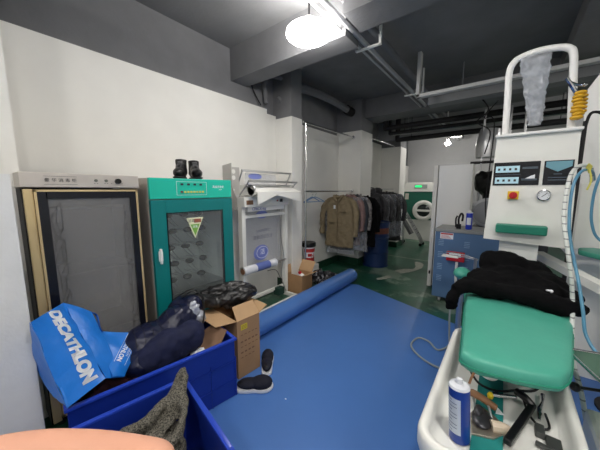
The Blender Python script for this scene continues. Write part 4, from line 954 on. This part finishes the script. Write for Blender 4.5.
b = bm_(); tube(b, [(.175, 1.35, .69), (.17, 1.30, .69), (.158, 1.25, .685), (.155, 1.2, .68)], .007, 4, 8, rr=[.008, .004, .009, .005]); obj('metal_fitting', b, M_chrome, smooth=True, label='silver valve fitting on the right of the tray', cat='fitting')
b = bm_(); prism(b, [(.03, 1.14, .6785), (.055, 1.15, .6785), (.035, 1.175, .6785)], (0, 0, .004)); obj('white_chip', b, M_print, label='small white triangular scrap on the teal cloth strip', cat='scrap')
b = bm_(); box(b, (.165, 1.06, .669), (.205, 1.14, .682), .003); box(b, (.14, 1.12, .669), (.165, 1.17, .69), .003); cyl(b, (.14, 1.08, .68), (.18, 1.06, .69), .008); obj('metal_bracket', b, mat('dull_metal', (92, 94, 92), .4, .6), label='small grey metal bracket at the near right of the tray', cat='bracket')
# floor cable
b = bm_(); tube(b, [(-.34, 3.0, .5), (-.36, 2.9, .3), (-.34, 2.82, .08), (-.33, 2.75, .02), (-.40, 2.62, .012), (-.50, 2.72, .012), (-.60, 2.72, .012), (-.62, 2.55, .012), (-.52, 2.42, .012), (-.38, 2.35, .012), (-.22, 2.35, .012), (-.1, 2.3, .02), (-.02, 2.3, .1)], .009, 8, 8)
obj('floor_cable', b, mat('grey_cable', (150, 158, 160), .5), smooth=True, label='grey cable looping over the blue mat from the boiler to the ironing table', cat='cable')

# ================= CRATES =================
def crate(p, ang, L, W, H, label, ribs=True):
    """p = far right rim corner on the floor plan; box runs towards -Y' (L) and -/+X' (W)"""
    t = thing('storage_crate', (p[0], p[1], 0), label, 'crate')
    M = Matrix.Translation((p[0], p[1], 0)) @ Matrix.Rotation(ang, 4, 'Z')
    xs = sorted((0, W)); th = .01
    b = bm_(); x0, x1 = xs; y0, y1 = -L, 0
    box(b, (x0, y0, .006), (x1, y1, .02)); box(b, (x0, y0, .02), (x0 + th, y1, H)); box(b, (x1 - th, y0, .02), (x1, y1, H)); box(b, (x0 + th, y0, .02), (x1 - th, y0 + th, H)); box(b, (x0 + th, y1 - th, .02), (x1 - th, y1, H))
    b.transform(M); bd = obj('body', b, M_crate, t)
    b = bm_(); e = .014
    box(b, (x0 - e, y0 - e, H - .005), (x0 + th, y1 + e, H + .012), .003); box(b, (x1 - th, y0 - e, H - .005), (x1 + e, y1 + e, H + .012), .003); box(b, (x0 + th, y0 - e, H - .005), (x1 - th, y0 + th, H + .0115), .002); box(b, (x0 + th, y1 - th, H - .005), (x1 - th, y1 + e, H + .0115), .002)
    b.transform(M); obj('rim', b, mat('crate_rim', (38, 70, 188), .3), t, True, 40)
    b = bm_(); d = .007
    for z in (H * .28, H * .62):
        for (X0, X1) in ((x0 - d, x0), (x1, x1 + d)): box(b, (X0, y0, z), (X1, y1, z + .01))
        for (Y0, Y1) in ((y0 - d, y0), (y1, y1 + d)): box(b, (x0, Y0, z), (x1, Y1, z + .01))
    nn = 5
    for k in range(nn + 1):
        y = y0 + (y1 - y0) * k / nn
        for (X0, X1) in ((x0 - d, x0), (x1, x1 + d)): box(b, (X0, y - .004, .006), (X1, y + .004, H * .7))
    for k in range(4):
        x = x0 + (x1 - x0) * k / 3
        for (Y0, Y1) in ((y0 - d, y0), (y1, y1 + d)): box(b, (x - .004, Y0, .006), (x + .004, Y1, H * .7))
    b.transform(M); obj('ribs', b, M_crate, bd)
    return M
CA = R(-9)
MA = crate((-1.46, 1.11), CA, .90, -.50, .44, 'blue plastic crate piled with bags and dark clothes, farther of the two')
MB_ = crate((-1.365, .68), R(-10), .80, .56, .43, 'blue plastic crate with grey knitted garment, nearest to the camera')
# contents A
def inA(x, y, z): return MA @ Vector((x, y, z))
def inB(x, y, z): return MB_ @ Vector((x, y, z))
b = bm_()
for c, s in (((-.25, -.6, .2), (.19, .24, .2)), ((-.22, -.35, .18), (.18, .2, .17)), ((-.2, -.75, .25), (.15, .11, .15)), ((-.14, -.5, .30), (.10, .22, .10))): ell(b, inA(*c), s)
cloth('dark_clothes', b, M_maroon, None, .014, ((.1, .09), (.05, .04)), 3, .025, label='dark maroon and black clothes heaped low in the farther crate', cat='clothes')
b = bm_()
sheet(b, [inA(-.30, -.22, .36), inA(-.04, -.16, .30), inA(-.05, -.03, .50), inA(-.27, -.03, .47)], 8, 8, .01, 8, .004, 4); obj('cardboard_sheet', b, mat('brown_board', (150, 118, 94), .8), smooth=True, label='loose brown cardboard sheet standing in the farther crate corner', cat='cardboard')
b = bm_(); ell(b, inA(-.10, -.22, .36), (.05, .07, .05)); ell(b, inA(-.16, -.20, .34), (.05, .05, .03)); cloth('paper_bundle', b, M_print, None, .008, ((.04, .05),), 2, label='crumpled white paper in the right corner of the farther crate', cat='paper')
# navy bag
t = thing('navy_bag', tuple(inA(-.2, -.4, .4)), 'shiny navy quilted bag bulging over the farther blue crate', 'bag')
b = bm_()
for c, s in (((-1.80, .70, .50), (.13, .17, .13)), ((-1.78, .86, .54), (.12, .15, .14)), ((-1.70, .80, .47), (.11, .19, .12)), ((-1.86, .96, .60), (.08, .12, .12)), ((-1.80, 1.0, .62), (.07, .07, .10)), ((-1.72, .62, .44), (.1, .12, .1))): ell(b, c, s)
cloth('quilted_shell', b, M_navy, t, .010, ((.16, .05), (.045, .016)), 10)
b = bm_(); ell(b, (-1.67, .74, .47), (.095, .19, .13)); ell(b, (-1.66, .88, .5), (.09, .11, .11)); cloth('matte_panel', b, M_navyc, t, .010, ((.16, .05), (.06, .012)), 10)
b = bm_(); tube(b, [(-1.83, .93, .72), (-1.80, 1.02, .745), (-1.76, 1.06, .68), (-1.70, 1.03, .58), (-1.66, .98, .52)], .012, 6, 8, flat=.4); tube(b, [(-1.88, .9, .70), (-1.86, 1.04, .74), (-1.80, 1.1, .66)], .01, 5, 8, flat=.4); obj('strap', b, M_black, t, True)
b = bm_(); ell(b, (-1.745, .985, .63), (.03, .045, .07), (.3, 0, 0)); ell(b, (-1.73, 1.02, .56), (.025, .04, .05)); cloth('silver_lining', b, mat('silver_film', (190, 194, 204), .25, .3, bump=.6, bscale=30), t, .007, ((.03, .03),), 1)
b = bm_()
for k in range(7):
    q = [Vector((-1.93 + .0 * k + .22 * j / 6, .62 + .05 * k - .04 * j / 6, 1.0)) for j in range(7)]
    from mathutils.bvhtree import BVHTree
    tm = [c_ for c_ in t.children if c_.name.startswith('quilted_shell')][0].data; og = ORG[t]
    bv = BVHTree.FromPolygons([tuple(v_.co + og) for v_ in tm.vertices], [tuple(p_.vertices) for p_ in tm.polygons])
    hp = [h[0] + Vector((0, 0, .0005)) for h in (bv.ray_cast(x, Vector((0, 0, -1)), 1) for x in q) if h[0] is not None and h[0].z > .45]
    if len(hp) > 2: tube(b, hp, .003, 3, 6)
obj('quilt_seams', b, mat('seam_navy', (10, 13, 34), .6), t, True)
# leather jacket across crate rim and box
b = bm_()
tube(b, [(-1.93, 1.00, .60), (-1.90, 1.10, .61), (-1.86, 1.22, .58), (-1.80, 1.34, .57), (-1.76, 1.44, .60), (-1.74, 1.56, .60)], .06, 5, 14, rr=[.05, .06, .06, .07, .075, .05])
tube(b, [(-2.0, 1.2, .60), (-1.93, 1.32, .63), (-1.86, 1.45, .63), (-1.80, 1.56, .60)], .06, 5, 14, rr=[.045, .06, .06, .055])
ell(b, (-1.84, 1.40, .58), (.09, .12, .075)); ell(b, (-1.90, 1.12, .57), (.06, .06, .06)); ell(b, (-1.82, 1.5, .6), (.08, .09, .07))
cloth('leather_jacket', b, M_leather, None, .009, ((.10, .05), (.04, .018)), 6, None, label='crumpled black leather jacket spilling over the open tall box', cat='jacket')
# sweater in crate B
t = thing('knit_sweater', tuple(inB(.2, -.2, .1)), 'grey speckled knitted garment draped up to the corner of the nearest crate', 'sweater')
b = bm_()
tube(b, [(-1.335, .668, .525), (-1.30, .585, .465), (-1.262, .505, .45), (-1.225, .41, .44), (-1.255, .33, .43), (-1.28, .2, .40)], .02, 6, 12, rr=[.012, .022, .024, .026, .024, .03])
tube(b, [(-1.335, .668, .525), (-1.275, .635, .50), (-1.225, .605, .455), (-1.14, .56, .44), (-1.07, .49, .43), (-1.06, .40, .38)], .015, 6, 12, rr=[.012, .016, .014, .016, .018, .02])
sheet(b, [(-1.32, .655, .50), (-1.225, .42, .43), (-1.12, .38, .36), (-1.20, .60, .42)], 16, 16, .05, 14, .016, 4, -.12)
sheet(b, [(-1.30, .60, .46), (-1.24, .36, .43), (-1.24, .34, .2), (-1.29, .58, .2)], 12, 12, .04, 14, .018, 8)
sheet(b, [(-1.20, .60, .44), (-1.06, .48, .42), (-1.06, .42, .2), (-1.22, .56, .2)], 12, 12, .04, 14, .018, 6)
for c, q_ in (((-1.16, .42, .27), (.12, .14, .12)), ((-1.12, .25, .26), (.18, .2, .15)), ((-1.05, .3, .16), (.22, .26, .13))): ell(b, c, q_)
cloth('knitted_fabric', b, M_knit, t, .007, ((.1, .03), (.04, .015)), 2, .03)
# dark sack between board and crate
b = bm_(); ell(b, (-1.62, .02, .2), (.14, .12, .2)); ell(b, (-1.66, .06, .42), (.1, .09, .16)); cloth('dark_sack', b, M_leather, None, .012, ((.09, .08),), 2, .012, label='dark plastic sack on the floor under the blue shopping bag', cat='sack') if False else b.free()

# shopping bag
t = thing('shopping_bag', (-1.75, .35, .45), 'large bright blue woven shopping bag with white lettering on top of the farther crate', 'bag')
A = Vector((-1.98, .311, .852)); B_ = Vector((-1.76, .155, .87)); C_ = Vector((-1.55, .213, .485)); D = Vector((-1.60, .383, .513)); Ee = Vector((-1.96, .429, .757)); G = Vector((-1.90, .43, .66)); Fp = Vector((-1.84, .665, .548)); D2 = Vector((-1.62, .47, .455))
def quadpatch(b, A, B, C, D, nu, nv, amp, seed, bulge=0): sheet(b, [A, B, C, D], nu, nv, amp, 9, .002, seed, bulge)
b = bm_(); quadpatch(b, A, B_, C_, D, 14, 22, .012, 2, .05); fp = obj('front_panel', b, M_bag, t, True, 60)
b = bm_(); quadpatch(b, A, D, D2, Ee, 22, 6, .012, 5, .02); obj('gusset', b, M_bag, t, True, 60)
b = bm_(); quadpatch(b, G, D + Vector((0, .03, -.01)), D2, Fp, 14, 14, .016, 7, .03); sp = obj('side_panel', b, M_bag, t, True, 60)
b = bm_(); quadpatch(b, B_, A, Ee, B_ + Vector((-.12, .2, -.25)), 8, 8, .01, 9, .02); obj('back_panel', b, M_bag, t, True, 60)
b = bm_(); quadpatch(b, B_, C_, C_ + Vector((-.2, -.02, -.04)), B_ + Vector((-.18, .0, -.28)), 12, 6, .012, 11, .03); obj('bottom_panel', b, M_bag, t, True, 60)
b = bm_(); tube(b, [Ee, Ee + Vector((-.01, .03, -.04)), G + Vector((.0, .02, .0)), G + Vector((0, .04, -.05))], .01, 5, 8, flat=.35); obj('handle', b, mat('bag_webbing', (24, 92, 190), .6), t, True)
u = ((D - A) + (C_ - B_)).normalized(); v = ((A - B_) + (D - C_)).normalized(); nrm = u.cross(v)
cen = (A + B_ + C_ + D) / 4
def wraptext(s, size, o, u, v, m_, par, off, sx=1, bold=0, surf=None):
    M = basis(o, u, v); me_o = text('lettering', s, size, M, m_, par, .0006, bold=bold, sx=sx)
    return me_o
def project(o, target, off):
    """lay lettering onto the bag panel so that it follows the folds"""
    from mathutils.bvhtree import BVHTree
    tm = target.data; org = ORG[target]
    bv = BVHTree.FromPolygons([tuple(x.co) for x in tm.vertices], [tuple(p.vertices) for p in tm.polygons])
    bmm = bmesh.new(); bmm.from_mesh(o.data); bmesh.ops.triangulate(bmm, faces=bmm.faces[:])
    bmesh.ops.subdivide_edges(bmm, edges=[e for e in bmm.edges if e.calc_length() > .012], cuts=2); 
    for x in bmm.verts:
        hit = None
        for sg in (1, -1):
            h = bv.ray_cast(x.co + nrm_cur * .2, -nrm_cur, .6) if sg == 1 else (None,)
            if h[0] is not None: hit = h; break
        if hit: x.co = hit[0] + nrm_cur * off
    bmm.to_mesh(o.data); bmm.free()
nrm_cur = nrm
tx = wraptext('DECATHLON', .083, cen - u * .012 + v * .022, u, v, M_print, fp, 0, .86, .006)
project(tx, fp, .002)
u2 = (D2 - Fp).normalized() * 1; v2 = ((G - D2)).normalized()
u2 = (D2 - Fp).normalized(); n2 = (D - G).cross(Fp - G).normalized()
if n2.x < 0: n2 = -n2
v2 = n2.cross(u2); c2 = (G + D + D2 + Fp * 2.2) / 5.2
nrm_cur = n2
tx = wraptext('DECATHLON', .034, c2, u2, v2, M_print, sp, 0, 1, .001); project(tx, sp, .002)
tx = wraptext('DECATHLON', .018, c2 + v2 * .028, u2, v2, M_print, sp, 0); project(tx, sp, .002)
b = bm_(); box(b, (-.11, -.021, 0), (.11, -.019, .001)); box(b, (-.11, .04, 0), (.11, .042, .001)); b.transform(basis(c2, u2, v2)); ln = obj('printed_line', b, M_print, sp); project(ln, sp, .002)

# slippers
def slipper(M, label):
    t = thing('slipper', tuple(M.translation), label, 'slipper', None)
    b = bm_(); P = []
    prof = [(-.135, 0), (-.125, .030), (-.08, .038), (0, .040), (.06, .047), (.11, .038), (.137, .0)]
    o_ = [(x, y) for x, y in prof] + [(x, -y) for x, y in prof[-2:0:-1]]
    Q = catmull([(x, y, 0) for x, y in o_ + o_[:1]], 5)[:-1]
    loops = [[b.verts.new(M @ Vector((q.x * s, q.y * s, z))) for q in Q] for s, z in ((.95, .0), (1, .004), (1, .016), (.97, .020))]
    for p, q in zip(loops, loops[1:]):
        n = len(p)
        for k in range(n): b.faces.new((p[k], p[(k + 1) % n], q[(k + 1) % n], q[k]))
    b.faces.new(loops[-1]); b.faces.new(loops[0][::-1]); obj('sole', b, M_sole, t, True, 50)
    b = bm_(); ell(b, (.05, 0, .034), (.082, .046, .036)); ell(b, (-.04, 0, .034), (.092, .039, .024)); b.transform(M)
    cloth('upper', b, mat('dark_navy_canvas', (13, 16, 34), .85, bump=.3, bscale=120), t, .006, ((.03, .004),), 3)
    b = bm_(); ell(b, (-.07, 0, .046), (.045, .024, .008)); b.transform(M); obj('insole', b, M_black, t, True)
ang = math.atan2(.19, .20)
slipper(Matrix.Translation((-1.40, 1.24, .005)) @ Matrix.Rotation(ang + .0, 4, 'Z') @ Matrix.Diagonal((1.02, 1.4, 1.3, 1)), 'navy slipper with white sole lying nearest the camera beside the tall cardboard box')
Mr = Matrix.Translation((-1.515, 1.49, .005)) @ Matrix.Rotation(R(132), 4, 'Z') @ Matrix.Diagonal((1.05, 1.15, 1.35, 1))
slipper(Mr, 'navy slipper with white sole pointing away behind the nearer slipper')
b = bm_(); box(b, (-1.152, 1.3, .0036), (-1.14, 1.308, .005)); obj('paper_fleck', b, M_print, label='tiny white fleck on the blue mat near the slippers', cat='scrap')

# ================= HAND =================
t = thing('person', (-.25, -.08, 1.2), 'out of focus bare finger of a person reaching in along the bottom left corner', 'person')
up = Vector((0, 0, 1)); fw = Vector((-.609, .782, -.131)); rt = Vector((.789, .614, 0)); cu = rt.cross(fw)
C0 = Vector((0, 0, 1.5))
def cp(r, u_, d): return C0 + fw * d + rt * r + cu * u_      # metres right, up and ahead of the phone
b = bm_()
tube(b, [cp(-.20, -.118, .10), cp(-.165, -.1135, .118), cp(-.130, -.1068, .122), cp(-.095, -.1048, .121), cp(-.063, -.1058, .118)], .0085, 5, 18, rr=[.0115, .0108, .0100, .0094, .0085])
ell(b, cp(-.0635, -.1061, .118), (.0084, .0084, .0082))
for k, (l, dz) in enumerate(((.085, .02), (.075, .04), (.06, .058))):
    tube(b, [cp(-.20, -.118 - dz, .10 - .004 * k), cp(-.165, -.125 - dz, .11), cp(-.165 + l * .35, -.135 - dz, .10), cp(-.165 + l * .2, -.148 - dz, .08)], .009, 4, 14, rr=[.0115, .0105, .0095, .008])
tube(b, [cp(-.255, -.14, .07), cp(-.225, -.13, .05), cp(-.195, -.14, .045), cp(-.17, -.15, .05)], .011, 4, 14, rr=[.016, .014, .012, .009])
ell(b, cp(-.235, -.15, .09), (.045, .045, .022), (0, 0, yaw)); ell(b, cp(-.215, -.145, .095), (.03, .03, .02)); ell(b, cp(-.225, -.17, .09), (.03, .028, .022))
tube(b, [cp(-.26, -.16, .08), cp(-.30, -.19, .04), cp(-.36, -.25, -.05), cp(-.42, -.33, -.16)], .03, 5, 20, rr=[.027, .027, .035, .042])
me = bake(b, [('REMESH', dict(mode='VOXEL', voxel_size=.0022)), ('SMOOTH', dict(iterations=6, factor=.6))]); link('hand', me, M_skin, t, True, 180)
b = bm_(); ell(b, cp(-.0655, -.0985, .1125), (.007, .005, .0025), (R(40), 0, yaw)); obj('fingernail', b, M_nail, t, True) if False else b.free()
b = bm_(); tube(b, [cp(-.385, -.285, -.10), cp(-.44, -.35, -.2), cp(-.52, -.44, -.34)], .05, 4, 20, rr=[.05, .056, .065]); obj('sleeve', b, mat('dark_sleeve', (40, 42, 50), .9), t, True)
